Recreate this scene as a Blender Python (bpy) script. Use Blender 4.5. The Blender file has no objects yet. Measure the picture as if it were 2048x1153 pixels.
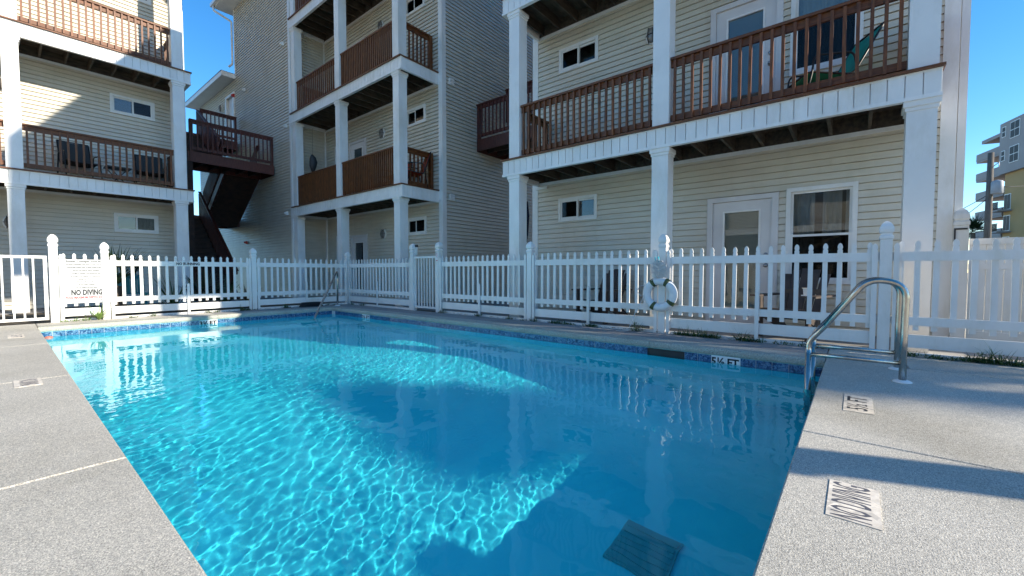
import bpy, bmesh, math, random
from mathutils import Vector, Matrix, noise
random.seed(7)
R = math.radians
sc = bpy.context.scene
COL = sc.collection

# ------------------------------------------------------------------ camera
cam = bpy.data.objects.new('camera', bpy.data.cameras.new('camera')); COL.objects.link(cam); sc.camera = cam
cam.data.sensor_width = 36; cam.data.lens = 839 / 2048 * 36
cam.data.clip_start = .05; cam.data.clip_end = 2000
YAW = math.atan(687 / 839); PITCH = math.atan(32.5 / 839)
cam.location = (0, 0, .9); cam.rotation_euler = (math.pi / 2 - PITCH, 0, YAW - math.pi / 2)
# ------------------------------------------------------------------ sky and sun
SUN = Vector((-.38, 1, -.48))
el = math.atan2(.48, math.hypot(.38, 1)); az = math.atan2(.38, -1)
w = bpy.data.worlds.new('World'); sc.world = w; w.use_nodes = True
nt = w.node_tree; sk = nt.nodes.new('ShaderNodeTexSky'); sk.sky_type = 'NISHITA'; sk.sun_disc = False
sk.sun_elevation = el; sk.sun_rotation = az
sk.air_density = 1.0; sk.dust_density = .1; sk.ozone_density = 3.0; sk.altitude = 300
hs = nt.nodes.new('ShaderNodeHueSaturation'); hs.inputs['Saturation'].default_value = 1.3
nt.links.new(sk.outputs[0], hs.inputs['Color']); nt.links.new(hs.outputs[0], nt.nodes['Background'].inputs[0]); nt.nodes['Background'].inputs[1].default_value = .138
L = bpy.data.lights.new('sun', 'SUN'); L.energy = 4.5; L.angle = R(.53); L.color = (1, .90, .74)
so = bpy.data.objects.new('sun', L); COL.objects.link(so); so.rotation_euler = SUN.to_track_quat('-Z', 'Y').to_euler()
so.location = (12, -30, 20); L.cycles.is_caustics_light = True
sc.view_settings.view_transform = 'Standard'; sc.view_settings.look = 'None'; sc.view_settings.gamma = 1
sc.view_settings.exposure = .95
sc.cycles.use_denoising = True; sc.cycles.max_bounces = 12; sc.cycles.sample_clamp_indirect = 6
sc.cycles.blur_glossy = .3

# ------------------------------------------------------------------ materials
MATS = {}
def mat(name, col, rough=.5, col2=None, scale=6., bump=0., bscale=60., metal=0., stretch=(1, 1, 1), spec=.5, detail=4., fac=(.35, .65)):
    m = bpy.data.materials.new(name); m.use_nodes = True; t = m.node_tree; b = t.nodes['Principled BSDF']
    b.inputs['Base Color'].default_value = (*col, 1); b.inputs['Roughness'].default_value = rough
    b.inputs['Metallic'].default_value = metal; b.inputs['Specular IOR Level'].default_value = spec
    tc = t.nodes.new('ShaderNodeTexCoord'); mp = t.nodes.new('ShaderNodeMapping'); mp.inputs['Scale'].default_value = stretch
    t.links.new(tc.outputs['Object'], mp.inputs[0])
    if col2:
        n = t.nodes.new('ShaderNodeTexNoise'); n.inputs['Scale'].default_value = scale; n.inputs['Detail'].default_value = detail
        r = t.nodes.new('ShaderNodeValToRGB'); r.color_ramp.elements[0].color = (*col, 1); r.color_ramp.elements[1].color = (*col2, 1)
        r.color_ramp.elements[0].position, r.color_ramp.elements[1].position = fac
        t.links.new(mp.outputs[0], n.inputs[0]); t.links.new(n.outputs[0], r.inputs[0]); t.links.new(r.outputs[0], b.inputs['Base Color'])
    if bump:
        n2 = t.nodes.new('ShaderNodeTexNoise'); n2.inputs['Scale'].default_value = bscale; n2.inputs['Detail'].default_value = 3
        bp = t.nodes.new('ShaderNodeBump'); bp.inputs['Strength'].default_value = bump; bp.inputs['Distance'].default_value = .01
        t.links.new(mp.outputs[0], n2.inputs[0]); t.links.new(n2.outputs[0], bp.inputs['Height']); t.links.new(bp.outputs[0], b.inputs['Normal'])
    MATS[name] = m
    return m
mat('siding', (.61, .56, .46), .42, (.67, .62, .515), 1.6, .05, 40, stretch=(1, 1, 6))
mat('siding_shaded', (.56, .52, .44), .42, (.62, .58, .495), 1.6, .05, 40, stretch=(1, 1, 6))  # darker copy of the siding, shade of the flank walls put into its colour
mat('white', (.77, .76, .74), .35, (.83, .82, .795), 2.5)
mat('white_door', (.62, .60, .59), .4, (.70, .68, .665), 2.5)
mat('trim', (.72, .715, .69), .4, (.79, .785, .76), 2.0)
mat('stain', (.095, .027, .005), .5, (.20, .064, .013), 7, .25, 30, stretch=(6, 6, 1))
mat('stain_red', (.065, .013, .009), .5, (.12, .028, .017), 7, .25, 30, stretch=(6, 6, 1))
mat('stain_h', (.09, .026, .005), .5, (.185, .060, .013), 7, .25, 30, stretch=(1, 1, 8))
mat('joist', (.040, .030, .020), .8, (.095, .07, .045), 5, .3, 40, stretch=(1, 4, 4))
mat('stairwood', (.018, .008, .006), .7, (.045, .02, .013), 6, .2, 30)
mat('dark', (.02, .02, .022), .5)
mat('black', (.012, .012, .014), .45)
mat('room', (.10, .09, .08), .9)
mat('curtain', (.34, .34, .335), .8, (.46, .46, .45), 14, stretch=(1, 1, .2))
mat('blind', (.62, .66, .66), .6)
mat('soil', (.055, .040, .025), .95, (.13, .10, .065), 9, .6, 40)
mat('ground', (.20, .18, .15), .95, (.30, .27, .22), 1.2, .4, 20)
mat('patio', (.22, .21, .20), .8, (.30, .29, .275), 3, .3, 90)
mat('steel', (.47, .43, .38), .24, (.58, .54, .48), 30, .04, 120, metal=1., stretch=(1, 1, .3))
mat('hardware', (.35, .35, .36), .3, metal=1.)
mat('signwhite', (.80, .80, .80), .4)
mat('signface', (.50, .50, .50), .5)
mat('ink', (.015, .015, .02), .6)
mat('greyink', (.10, .10, .115), .6)
mat('redink', (.62, .06, .07), .6)
mat('redplastic', (.45, .02, .015), .4)
mat('adir', (.050, .036, .030), .55, (.075, .055, .045), 8, .1, 60)
mat('sling_dark', (.045, .05, .05), .8)
mat('sling_teal', (.005, .26, .20), .7, (.01, .34, .27), 5)
mat('sling_red', (.40, .045, .012), .7)
mat('teal', (.02, .22, .26), .6, (.03, .28, .32), 8)
mat('ring', (.70, .72, .74), .45, (.80, .80, .79), 8, .1, 30)
mat('band', (.06, .085, .03), .6)
mat('rope', (.66, .66, .65), .8)
mat('clip', (.05, .45, .5), .4)
mat('pink', (.55, .17, .12), .4)
mat('leaf', (.020, .060, .014), .55, (.07, .13, .03), 5)
mat('leaf_light', (.10, .19, .03), .5, (.20, .30, .07), 5)
mat('leaf_dry', (.16, .11, .05), .7, (.26, .19, .10), 5)
mat('palmleaf', (.012, .032, .012), .5, (.03, .06, .02), 4)
mat('trunk', (.10, .075, .055), .9, (.17, .13, .10), 8, .6, 30)
mat('pole_wood', (.10, .085, .07), .9, (.17, .145, .12), 6, .3, 30, stretch=(4, 4, .4))
mat('metal_grey', (.30, .32, .34), .5, (.38, .40, .42), 3)
mat('condo_grey', (.31, .29, .285), .8, (.36, .34, .33), .3)
mat('condo_yellow', (.42, .27, .11), .8, (.48, .31, .14), .3)
mat('roofing', (.06, .055, .05), .9, (.10, .09, .085), 20)
mat('soffit', (.66, .655, .63), .5, (.72, .71, .69), 2)
mat('lens', (.20, .19, .175), .25)
mat('bronze', (.06, .05, .042), .5, metal=.6)
mat('plaster', (.06, .74, .86), .7, (.09, .81, .91), 2.0)
mat('grate', (.05, .40, .44), .6)
mat('vinyl_panel', (.66, .64, .60), .4, (.73, .715, .68), 3)
mat('towel', (.01, .015, .035), .9)
mat('statue', (.03, .035, .04), .6)

def per_object(name, amt):
    t = MATS[name].node_tree; b = t.nodes['Principled BSDF']; src = b.inputs['Base Color'].links[0].from_socket
    oi = t.nodes.new('ShaderNodeObjectInfo'); mr = t.nodes.new('ShaderNodeMapRange'); mr.inputs[3].default_value = 1 - amt; mr.inputs[4].default_value = 1 + amt * .6
    mx = t.nodes.new('ShaderNodeMixRGB'); mx.blend_type = 'MULTIPLY'; mx.inputs[0].default_value = 1
    t.links.new(oi.outputs['Random'], mr.inputs[0]); t.links.new(src, mx.inputs[1]); t.links.new(mr.outputs[0], mx.inputs[2]); t.links.new(mx.outputs[0], b.inputs['Base Color'])
def grime(name, scale, amt, stretch):
    t = MATS[name].node_tree; b = t.nodes['Principled BSDF']; src = b.inputs['Base Color'].links[0].from_socket
    tc = t.nodes.new('ShaderNodeTexCoord'); mp = t.nodes.new('ShaderNodeMapping'); mp.inputs['Scale'].default_value = stretch; ge = t.nodes.new('ShaderNodeNewGeometry')
    n = t.nodes.new('ShaderNodeTexNoise'); n.inputs['Scale'].default_value = scale; n.inputs['Detail'].default_value = 7; n.inputs['Roughness'].default_value = .7
    r = t.nodes.new('ShaderNodeValToRGB'); r.color_ramp.elements[0].position = .50; r.color_ramp.elements[1].position = .74; r.color_ramp.elements[0].color = (1, 1, 1, 1); r.color_ramp.elements[1].color = (1 - amt, 1 - amt * 1.12, 1 - amt * 1.5, 1)
    mx = t.nodes.new('ShaderNodeMixRGB'); mx.blend_type = 'MULTIPLY'; mx.inputs[0].default_value = 1
    t.links.new(ge.outputs['Position'], mp.inputs[0]); t.links.new(mp.outputs[0], n.inputs[0]); t.links.new(n.outputs[0], r.inputs[0]); t.links.new(src, mx.inputs[1]); t.links.new(r.outputs[0], mx.inputs[2]); t.links.new(mx.outputs[0], b.inputs['Base Color'])
def aggregate(name, a, b, c, s=1.0, bump=.5):
    m = bpy.data.materials.new(name); m.use_nodes = True; t = m.node_tree; p = t.nodes['Principled BSDF']; p.inputs['Roughness'].default_value = .75
    tc = t.nodes.new('ShaderNodeTexCoord')
    n1 = t.nodes.new('ShaderNodeTexNoise'); n1.inputs['Scale'].default_value = 130 * s; n1.inputs['Detail'].default_value = 3; n1.inputs['Roughness'].default_value = .7
    n2 = t.nodes.new('ShaderNodeTexNoise'); n2.inputs['Scale'].default_value = 1.1; n2.inputs['Detail'].default_value = 6
    r = t.nodes.new('ShaderNodeValToRGB'); r.color_ramp.elements[0].position = .33; r.color_ramp.elements[1].position = .63
    r.color_ramp.elements[0].color = (*a, 1); r.color_ramp.elements[1].color = (*b, 1)
    r2 = t.nodes.new('ShaderNodeValToRGB'); r2.color_ramp.elements[0].position = .42; r2.color_ramp.elements[1].position = .75
    r2.color_ramp.elements[0].color = (1, 1, 1, 1); r2.color_ramp.elements[1].color = (*c, 1)
    mx = t.nodes.new('ShaderNodeMixRGB'); mx.blend_type = 'MULTIPLY'; mx.inputs[0].default_value = 1
    bp = t.nodes.new('ShaderNodeBump'); bp.inputs['Strength'].default_value = bump; bp.inputs['Distance'].default_value = .006
    n3 = t.nodes.new('ShaderNodeTexVoronoi'); n3.inputs['Scale'].default_value = 85 * s; r3 = t.nodes.new('ShaderNodeValToRGB'); r3.color_ramp.elements[0].position = .0; r3.color_ramp.elements[1].position = 1.0
    r3.color_ramp.elements[0].color = (.62, .62, .62, 1); r3.color_ramp.elements[1].color = (1.12, 1.1, 1.06, 1)
    n4 = t.nodes.new('ShaderNodeTexNoise'); n4.inputs['Scale'].default_value = .45; n4.inputs['Detail'].default_value = 8; n4.inputs['Roughness'].default_value = .65; n4.inputs['Distortion'].default_value = .6
    r4 = t.nodes.new('ShaderNodeValToRGB'); r4.color_ramp.elements[0].position = .52; r4.color_ramp.elements[1].position = .68; r4.color_ramp.elements[0].color = (1, 1, 1, 1); r4.color_ramp.elements[1].color = (.80, .785, .75, 1)
    m3 = t.nodes.new('ShaderNodeMixRGB'); m3.blend_type = 'MULTIPLY'; m3.inputs[0].default_value = 1; m4 = t.nodes.new('ShaderNodeMixRGB'); m4.blend_type = 'MULTIPLY'; m4.inputs[0].default_value = 1
    t.links.new(tc.outputs['Object'], n3.inputs['Vector']); t.links.new(n3.outputs['Color'], r3.inputs[0]); t.links.new(tc.outputs['Object'], n4.inputs[0]); t.links.new(n4.outputs[0], r4.inputs[0])
    t.links.new(tc.outputs['Object'], n1.inputs[0]); t.links.new(tc.outputs['Object'], n2.inputs[0])
    t.links.new(n1.outputs[0], r.inputs[0]); t.links.new(n2.outputs[0], r2.inputs[0])
    t.links.new(r.outputs[0], mx.inputs[1]); t.links.new(r2.outputs[0], mx.inputs[2]); t.links.new(mx.outputs[0], m3.inputs[1]); t.links.new(r3.outputs[0], m3.inputs[2]); t.links.new(m3.outputs[0], m4.inputs[1]); t.links.new(r4.outputs[0], m4.inputs[2]); t.links.new(m4.outputs[0], p.inputs['Base Color'])
    t.links.new(n1.outputs[0], bp.inputs['Height']); t.links.new(bp.outputs[0], p.inputs['Normal'])
    MATS[name] = m
grime('white', 2.2, .16, (1, 1, .35)); grime('siding', 1.3, .14, (1, 1, .25)); grime('siding_shaded', 1.3, .14, (1, 1, .25)); grime('vinyl_panel', 2, .2, (1, 1, .3)); grime('trim', 3, .12, (1, 1, .3))
per_object('siding', .05); per_object('white', .05); per_object('stain', .22); per_object('stain_red', .2); per_object('joist', .3)
aggregate('deck', (.24, .225, .195), (.86, .815, .72), (.84, .84, .83), 1.5, .6)
aggregate('deck_paint', (.22, .215, .215), (.37, .36, .36), (.8, .8, .82), 1.2, .3)
aggregate('coping', (.31, .31, .275), (.62, .62, .56), (.8, .82, .78), 1.1, .5)
aggregate('marker', (.74, .67, .57), (.86, .79, .69), (.9, .88, .85), .3, .1)

def tile_mat():
    m = bpy.data.materials.new('tile'); m.use_nodes = True; t = m.node_tree; p = t.nodes['Principled BSDF']; p.inputs['Roughness'].default_value = .12
    tc = t.nodes.new('ShaderNodeTexCoord'); oi = t.nodes.new('ShaderNodeObjectInfo')
    n = t.nodes.new('ShaderNodeTexNoise'); n.noise_dimensions = '4D'; n.inputs['Scale'].default_value = 20; n.inputs['Detail'].default_value = 5; n.inputs['Distortion'].default_value = 2.2
    r = t.nodes.new('ShaderNodeValToRGB'); e = r.color_ramp.elements
    e[0].position = .40; e[0].color = (.012, .04, .11, 1); e[1].position = .62; e[1].color = (.16, .28, .40, 1)
    x = r.color_ramp.elements.new(.5); x.color = (.04, .13, .27, 1)
    t.links.new(tc.outputs['Object'], n.inputs['Vector']); t.links.new(oi.outputs['Random'], n.inputs['W']); t.links.new(n.outputs[0], r.inputs[0]); t.links.new(r.outputs[0], p.inputs['Base Color'])
    MATS['tile'] = m
tile_mat()
def glass_mat(name, tint, ior=1.5):
    m = bpy.data.materials.new(name); m.use_nodes = True; t = m.node_tree; t.nodes.clear()
    o = t.nodes.new('ShaderNodeOutputMaterial'); mx = t.nodes.new('ShaderNodeMixShader'); f = t.nodes.new('ShaderNodeFresnel'); f.inputs['IOR'].default_value = ior
    tr = t.nodes.new('ShaderNodeBsdfTransparent'); tr.inputs[0].default_value = (*tint, 1); g = t.nodes.new('ShaderNodeBsdfGlossy'); g.inputs['Roughness'].default_value = .0
    t.links.new(f.outputs[0], mx.inputs[0]); t.links.new(tr.outputs[0], mx.inputs[1]); t.links.new(g.outputs[0], mx.inputs[2]); t.links.new(mx.outputs[0], o.inputs[0])
    MATS[name] = m
glass_mat('glass', (.80, .84, .84), 1.65)
glass_mat('screen', (.55, .55, .56), 1.2)
m = bpy.data.materials.new('water'); m.use_nodes = True; t = m.node_tree; t.nodes.clear()
o_ = t.nodes.new('ShaderNodeOutputMaterial'); g_ = t.nodes.new('ShaderNodeBsdfGlass'); g_.inputs['Roughness'].default_value = 0; g_.inputs['IOR'].default_value = 1.333
g_.inputs['Color'].default_value = (.74, .97, 1, 1); t.links.new(g_.outputs[0], o_.inputs[0]); MATS['water'] = m

# ------------------------------------------------------------------ mesh helpers
def W0(u, v, z): return (u, v, z)
class MB:
    def __init__(s, xf=W0): s.v = []; s.f = []; s.xf = xf; s.sm = False
    def add(s, vs, fs):
        n = len(s.v); s.v += [s.xf(*p) for p in vs]; s.f += [tuple(i + n for i in f) for f in fs]; return s
    def box(s, a, b):
        (x0, y0, z0), (x1, y1, z1) = a, b
        return s.add([(x0, y0, z0), (x1, y0, z0), (x1, y1, z0), (x0, y1, z0), (x0, y0, z1), (x1, y0, z1), (x1, y1, z1), (x0, y1, z1)],
                     [(0, 3, 2, 1), (4, 5, 6, 7), (0, 1, 5, 4), (1, 2, 6, 5), (2, 3, 7, 6), (3, 0, 4, 7)])
    def hexa(s, bot, top):
        return s.add(list(bot) + list(top), [(0, 3, 2, 1), (4, 5, 6, 7), (0, 1, 5, 4), (1, 2, 6, 5), (2, 3, 7, 6), (3, 0, 4, 7)])
    def prism(s, pts, d):        # pts: 3d polygon, d: extrusion vector
        n = len(pts); q = [tuple(p[k] + d[k] for k in range(3)) for p in pts]
        return s.add(list(pts) + q, [tuple(range(n - 1, -1, -1)), tuple(range(n, 2 * n))] + [(i, (i + 1) % n, n + (i + 1) % n, n + i) for i in range(n)])
    def sections(s, secs, cap=True):   # list of rings (equal count)
        n = len(secs[0]); vs = [p for r in secs for p in r]; fs = []
        for k in range(len(secs) - 1):
            for i in range(n): fs.append((k * n + i, k * n + (i + 1) % n, (k + 1) * n + (i + 1) % n, (k + 1) * n + i))
        if cap: fs.append(tuple(range(n - 1, -1, -1))); fs.append(tuple((len(secs) - 1) * n + i for i in range(n)))
        return s.add(vs, fs)
    def square_stack(s, cx, cy, prof):
        return s.sections([[(cx - h, cy - h, z), (cx + h, cy - h, z), (cx + h, cy + h, z), (cx - h, cy + h, z)] for h, z in prof])
    def lathe(s, cx, cy, prof, seg=16):
        return s.sections([[(cx + h * math.cos(2 * math.pi * i / seg), cy + h * math.sin(2 * math.pi * i / seg), z) for i in range(seg)] for h, z in prof])
    def bar(s, a, b, w, h, up=(0, 0, 1)):
        a = Vector(a); b = Vector(b); d = (b - a).normalized(); r = d.cross(Vector(up))
        if r.length < 1e-4: r = d.cross(Vector((1, 0, 0)))
        r.normalize(); u = r.cross(d); r = r * (w / 2); u = u * (h / 2)
        return s.hexa([tuple(a - r - u), tuple(a + r - u), tuple(a + r + u), tuple(a - r + u)], [tuple(b - r - u), tuple(b + r - u), tuple(b + r + u), tuple(b - r + u)])
    def tube(s, pts, r, seg=10, closed=False):
        pts = [Vector(p) for p in pts]; n = len(pts); secs = []; prev = None
        for i, p in enumerate(pts):
            if closed: d = (pts[(i + 1) % n] - pts[i - 1]).normalized()
            else: d = (pts[min(i + 1, n - 1)] - pts[max(i - 1, 0)]).normalized()
            if prev is None:
                a = d.cross(Vector((0, 0, 1)));  a = a if a.length > 1e-3 else d.cross(Vector((1, 0, 0)))
            else: a = prev - d * prev.dot(d)
            a.normalize(); prev = a; b = d.cross(a)
            rr = r[i] if isinstance(r, (list, tuple)) else r
            secs.append([tuple(p + a * (rr * math.cos(2 * math.pi * k / seg)) + b * (rr * math.sin(2 * math.pi * k / seg))) for k in range(seg)])
        if closed: secs.append(secs[0])
        s.sm = True
        return s.sections(secs, not closed)
    def mesh(s, name, m):
        me = bpy.data.meshes.new(name); me.from_pydata(s.v, [], s.f); me.materials.append(MATS[m])
        bm = bmesh.new(); bm.from_mesh(me); bmesh.ops.recalc_face_normals(bm, faces=bm.faces); bm.to_mesh(me); bm.free()
        if s.sm:
            for p in me.polygons: p.use_smooth = True
        return me
    def build(s, name, m, parent=None, **kw):
        return link(name, s.mesh(name, m), parent, **kw)
def tag(o, label=None, cat=None, group=None, kind=None):
    if label: o['label'] = label
    if cat: o['category'] = cat
    if group: o['group'] = group
    if kind: o['kind'] = kind
    return o
def link(name, me, parent=None, loc=None, **kw):
    o = bpy.data.objects.new(name, me); COL.objects.link(o)
    if parent:
        o.parent = parent; o.matrix_parent_inverse = parent.matrix_basis.inverted()
    if loc: o.location = loc
    return tag(o, **kw)
def empty(name, loc, label, cat, group=None):
    o = bpy.data.objects.new(name, None); COL.objects.link(o); o.location = loc; o.empty_display_size = .1
    return tag(o, label, cat, group)
def fillet(pts, rad, n=7):
    pts = [Vector(p) for p in pts]; out = [pts[0]]
    for i in range(1, len(pts) - 1):
        p = pts[i]; a = (pts[i - 1] - p); b = (pts[i + 1] - p); r = rad[i] if isinstance(rad, dict) and i in rad else (rad if not isinstance(rad, dict) else .05)
        r = min(r, a.length * .49, b.length * .49); a = a.normalized() * r; b = b.normalized() * r
        for k in range(n + 1):
            q = k / n; out.append((p + a) * (1 - q) ** 2 + p * 2 * q * (1 - q) + (p + b) * q ** 2)
    out.append(pts[-1]); return out
def text(name, body, size, origin, right, up, m, parent, sx=1., align='CENTER', ext=.0006, bold=0.):
    c = bpy.data.curves.new(name, 'FONT'); c.body = body; c.size = size; c.align_x = align; c.align_y = 'CENTER'; c.extrude = ext; c.resolution_u = 2; c.offset = bold
    tmp = bpy.data.objects.new('tmp', c); COL.objects.link(tmp)
    dg = bpy.context.evaluated_depsgraph_get(); me = bpy.data.meshes.new_from_object(tmp.evaluated_get(dg))
    bpy.data.objects.remove(tmp); bpy.data.curves.remove(c)
    rt = Vector(right); u = Vector(up); n = rt.cross(u); o = Vector(origin)
    for vtx in me.vertices:
        p = vtx.co; vtx.co = o + rt * (p.x * sx) + u * p.y + n * (p.z + ext)
    me.materials.clear(); me.materials.append(MATS[m]); me.name = name
    return link(name, me, parent)

# ------------------------------------------------------------------ setting: ground, deck, pool
X0, X1, Y0, Y1 = .37, 5.33, .22, 10.25
WL = -.165
def ring_sheet(name, outer, inner, z, m):
    (a, b, c, d), (e, f, g, h) = outer, inner
    mb = MB(); mb.v = [(a, b, z), (c, b, z), (c, d, z), (a, d, z), (e, f, z), (g, f, z), (g, h, z), (e, h, z)]
    mb.f = [(0, 1, 5, 4), (1, 2, 6, 5), (2, 3, 7, 6), (3, 0, 4, 7)]
    return mb.build(name, m, kind='structure')
ring_sheet('ground', (-600, -600, 600, 600), (X0 - .3, Y0 - .3, X1 + .3, Y1 + .3), -.13, 'ground')
deck = empty('pool_deck', (0, 0, 0), None, None); deck['kind'] = 'structure'
def slab(x0, y0, x1, y1, m='deck', z0=-.12, z1=0., name='slab', edge=None):
    g = .004; b = .007; mb = MB()
    x0 += g; y0 += g; x1 -= g; y1 -= g
    mb.sections([[(x0, y0, z0), (x1, y0, z0), (x1, y1, z0), (x0, y1, z0)], [(x0, y0, z1 - b), (x1, y0, z1 - b), (x1, y1, z1 - b), (x0, y1, z1 - b)],
                 [(x0 + b, y0 + b, z1), (x1 - b, y0 + b, z1), (x1 - b, y1 - b, z1), (x0 + b, y1 - b, z1)]])
    return mb.build(name, m, deck)
ys = [-7.6, -5, -2.4, .22, 2.72, 5.29, 7.85, 10.25]
for i in range(len(ys) - 1):
    slab(-2.6, ys[i], X0, ys[i + 1], z0=-.085); slab(-5.6, ys[i], -2.6, ys[i + 1])
slab(-5.6, 10.25, X0, 10.98)
xs = [X0, 2.86, 5.33]
for i in range(2):
    slab(xs[i], -2.4, xs[i + 1], Y0, z0=-.085); slab(xs[i], -5, xs[i + 1], -2.4)
slab(5.33, -.40, 6.12, Y0 + .0, z0=-.085); slab(5.33, -5, 6.12, -.40)
# coping strips with a rounded nose + painted walk behind
def coping(a, b, axis):
    mb = MB(); n = 6; prof = [(.28, -.085), (.0, -.085)] + [(-.022 * math.sin(math.pi * k / n), -.085 + .085 * (1 - math.cos(math.pi * k / n)) / 2) for k in range(1, n)] + [(.0, -.0), (.28, -.0)]
    if axis == 'y': r = [[(X1 + p, t_, z) for p, z in prof] for t_ in (a, b)]
    else: r = [[(t_, Y1 + p, z) for p, z in prof] for t_ in (a, b)]
    mb.sections(r); return mb.build('coping', 'coping', deck)
cy_ = [Y0, 2.05, 4.1, 6.15, 8.2, Y1 - .002]
for i in range(5): coping(cy_[i] + .003, cy_[i + 1] - .003, 'y')
cx_ = [X0, 2.85, X1]
for i in range(2): coping(cx_[i] + .003, cx_[i + 1] - .003, 'x')
slab(X1, Y1, X1 + .285, Y1 + .285, 'coping', z0=-.085, name='coping')
for i in range(5): slab(X1 + .282, [Y0, 2.6, 5., 7.3, 9.][i], 6.12, [2.6, 5., 7.3, 9., 11.][i], 'deck_paint', name='walk')
slab(X0, Y1 + .282, 2.9, 10.98, 'deck', name='walk'); slab(2.9, Y1 + .282, X1 + .28, 10.98, 'deck_paint', name='walk')
# pool shell (plaster)
mb = MB(); YB = Y0 - 1.15      # unseen undercut below the near slabs, shaped to let sun light the floor
zs = [(YB, -1.62), (2.7, -1.62), (5.6, -1.16), (Y1, -1.06)]
for y, z in zs: mb.v += [(X0, y, z), (X1, y, z)]
n = len(mb.v)
for y, z in zs: mb.v += [(X0, y, -.085), (X1, y, -.085)]
for i in range(3):
    mb.f += [(2 * i, 2 * i + 1, 2 * i + 3, 2 * i + 2), (2 * i, 2 * i + 2, n + 2 * i + 2, n + 2 * i), (2 * i + 1, n + 2 * i + 1, n + 2 * i + 3, 2 * i + 3)]
mb.f += [(0, n, n + 1, 1), (6, 7, n + 7, n + 6)]
pool = mb.build('swimming_pool', 'plaster', kind='structure')
shade = [pool]
# curved entry steps in the far corner
for k, (rad, zt) in enumerate(((.75, -.38), (1.2, -.62), (1.65, -.86))):
    N = 18; ring = [(X1 - .001, Y1 - .001)] + [(X1 - .001 - rad * math.cos(a), Y1 - .001 - rad * math.sin(a)) for a in [math.pi / 2 * i / N for i in range(N + 1)]]
    shade.append(MB().prism([(x, y, -1.1) for x, y in ring], (0, 0, zt + 1.1)).build('step', 'plaster', pool))
# waterline tiles, one by one on the two sides in view
TS = .1545
tm = {}
def tile(axis, k):
    z0, z1, g, d = -.2385, -.0875, .0022, .008
    if axis == 'y':
        if 'y' not in tm: tm['y'] = MB().box((-d, g, z0), (.004, TS - g, z1)).mesh('tile', 'tile')
        o = link('tile', tm['y'], pool, (X1, Y0 + k * TS, 0))
    else:
        if 'x' not in tm: tm['x'] = MB().box((g, -d, z0), (TS - g, .004, z1)).mesh('tile', 'tile')
        o = link('tile', tm['x'], pool, (X0 + k * TS, Y1, 0))
    shade.append(o); return o
SK = range(9, 12); skY = (Y0 + 9 * TS, Y0 + 12 * TS)
mark_y = {5: 'FT', 6: '5½', 54: 'FT', 55: '3½'}; mark_x = {14: '3½', 15: 'FT'}
def mark_tile(axis, k, s):
    z0, z1, g, d = -.2385, -.0875, .0018, .010
    if axis == 'y':
        o = MB().box((X1 - d, Y0 + k * TS + g, z0), (X1 + .004, Y0 + (k + 1) * TS - g, z1)).build('depth_marker', 'signwhite', pool)
        text('lettering', s, .125, (X1 - d, Y0 + (k + .5) * TS, -.158), (0, -1, 0), (0, 0, 1), 'ink', o, .92, bold=.004)
    else:
        o = MB().box((X0 + k * TS + g, Y1 - d, z0), (X0 + (k + 1) * TS - g, Y1 + .004, z1)).build('depth_marker', 'signwhite', pool)
        text('lettering', s, .125, (X0 + (k + .5) * TS, Y1 - d, -.158), (1, 0, 0), (0, 0, 1), 'ink', o, .92, bold=.007)
for k in range(int((Y1 - Y0) / TS)):
    if k in SK: continue
    if k in mark_y: mark_tile('y', k, mark_y[k])
    else: tile('y', k)
for k in range(int((X1 - X0) / TS) + 1):
    if k in mark_x: mark_tile('x', k, mark_x[k])
    elif X0 + (k + 1) * TS <= X1: tile('x', k)
MB().box((X1 - .0035, Y0, -.239), (X1 + .003, Y1, -.087)).build('grout', 'trim', pool); MB().box((X0, Y1 - .0035, -.239), (X1 - .0036, Y1 + .003, -.087)).build('grout', 'trim', pool)
mb = MB()      # the two near sides, seen from outside only
for k in range(int((Y1 - Y0) / TS)): mb.box((X0 - .004, Y0 + k * TS + .002, -.2385), (X0 + .008, Y0 + (k + 1) * TS - .002, -.0875))
mb.build('near_tiles', 'tile', pool, kind='stuff')
# skimmer mouth
mb = MB(); mb.box((X1 - .005, skY[0], -.26), (X1 + .002, skY[1], -.0875)); mb.build('skimmer_mouth', 'dark', pool)
mb = MB(); mb.box((X1 - .01, skY[0], -.107), (X1 + .003, skY[1], -.088)); mb.box((X1 - .01, skY[0], -.25), (X1 + .003, skY[0] + .012, -.107)); mb.box((X1 - .01, skY[1] - .012, -.25), (X1 + .003, skY[1], -.107))
mb.build('skimmer_frame', 'black', pool)
# floor drain grate
mb = MB(); mb.box((2.42, .84, -1.62), (2.80, 1.22, -1.60))
dr = mb.build('floor_drain', 'grate', pool); shade.append(dr)
for k in range(7): MB().box((2.435 + k * .052, .855, -1.60), (2.465 + k * .052, 1.205, -1.592)).build('slat', 'grate', dr)
for o in shade: o.cycles.is_caustics_receiver = True
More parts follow.
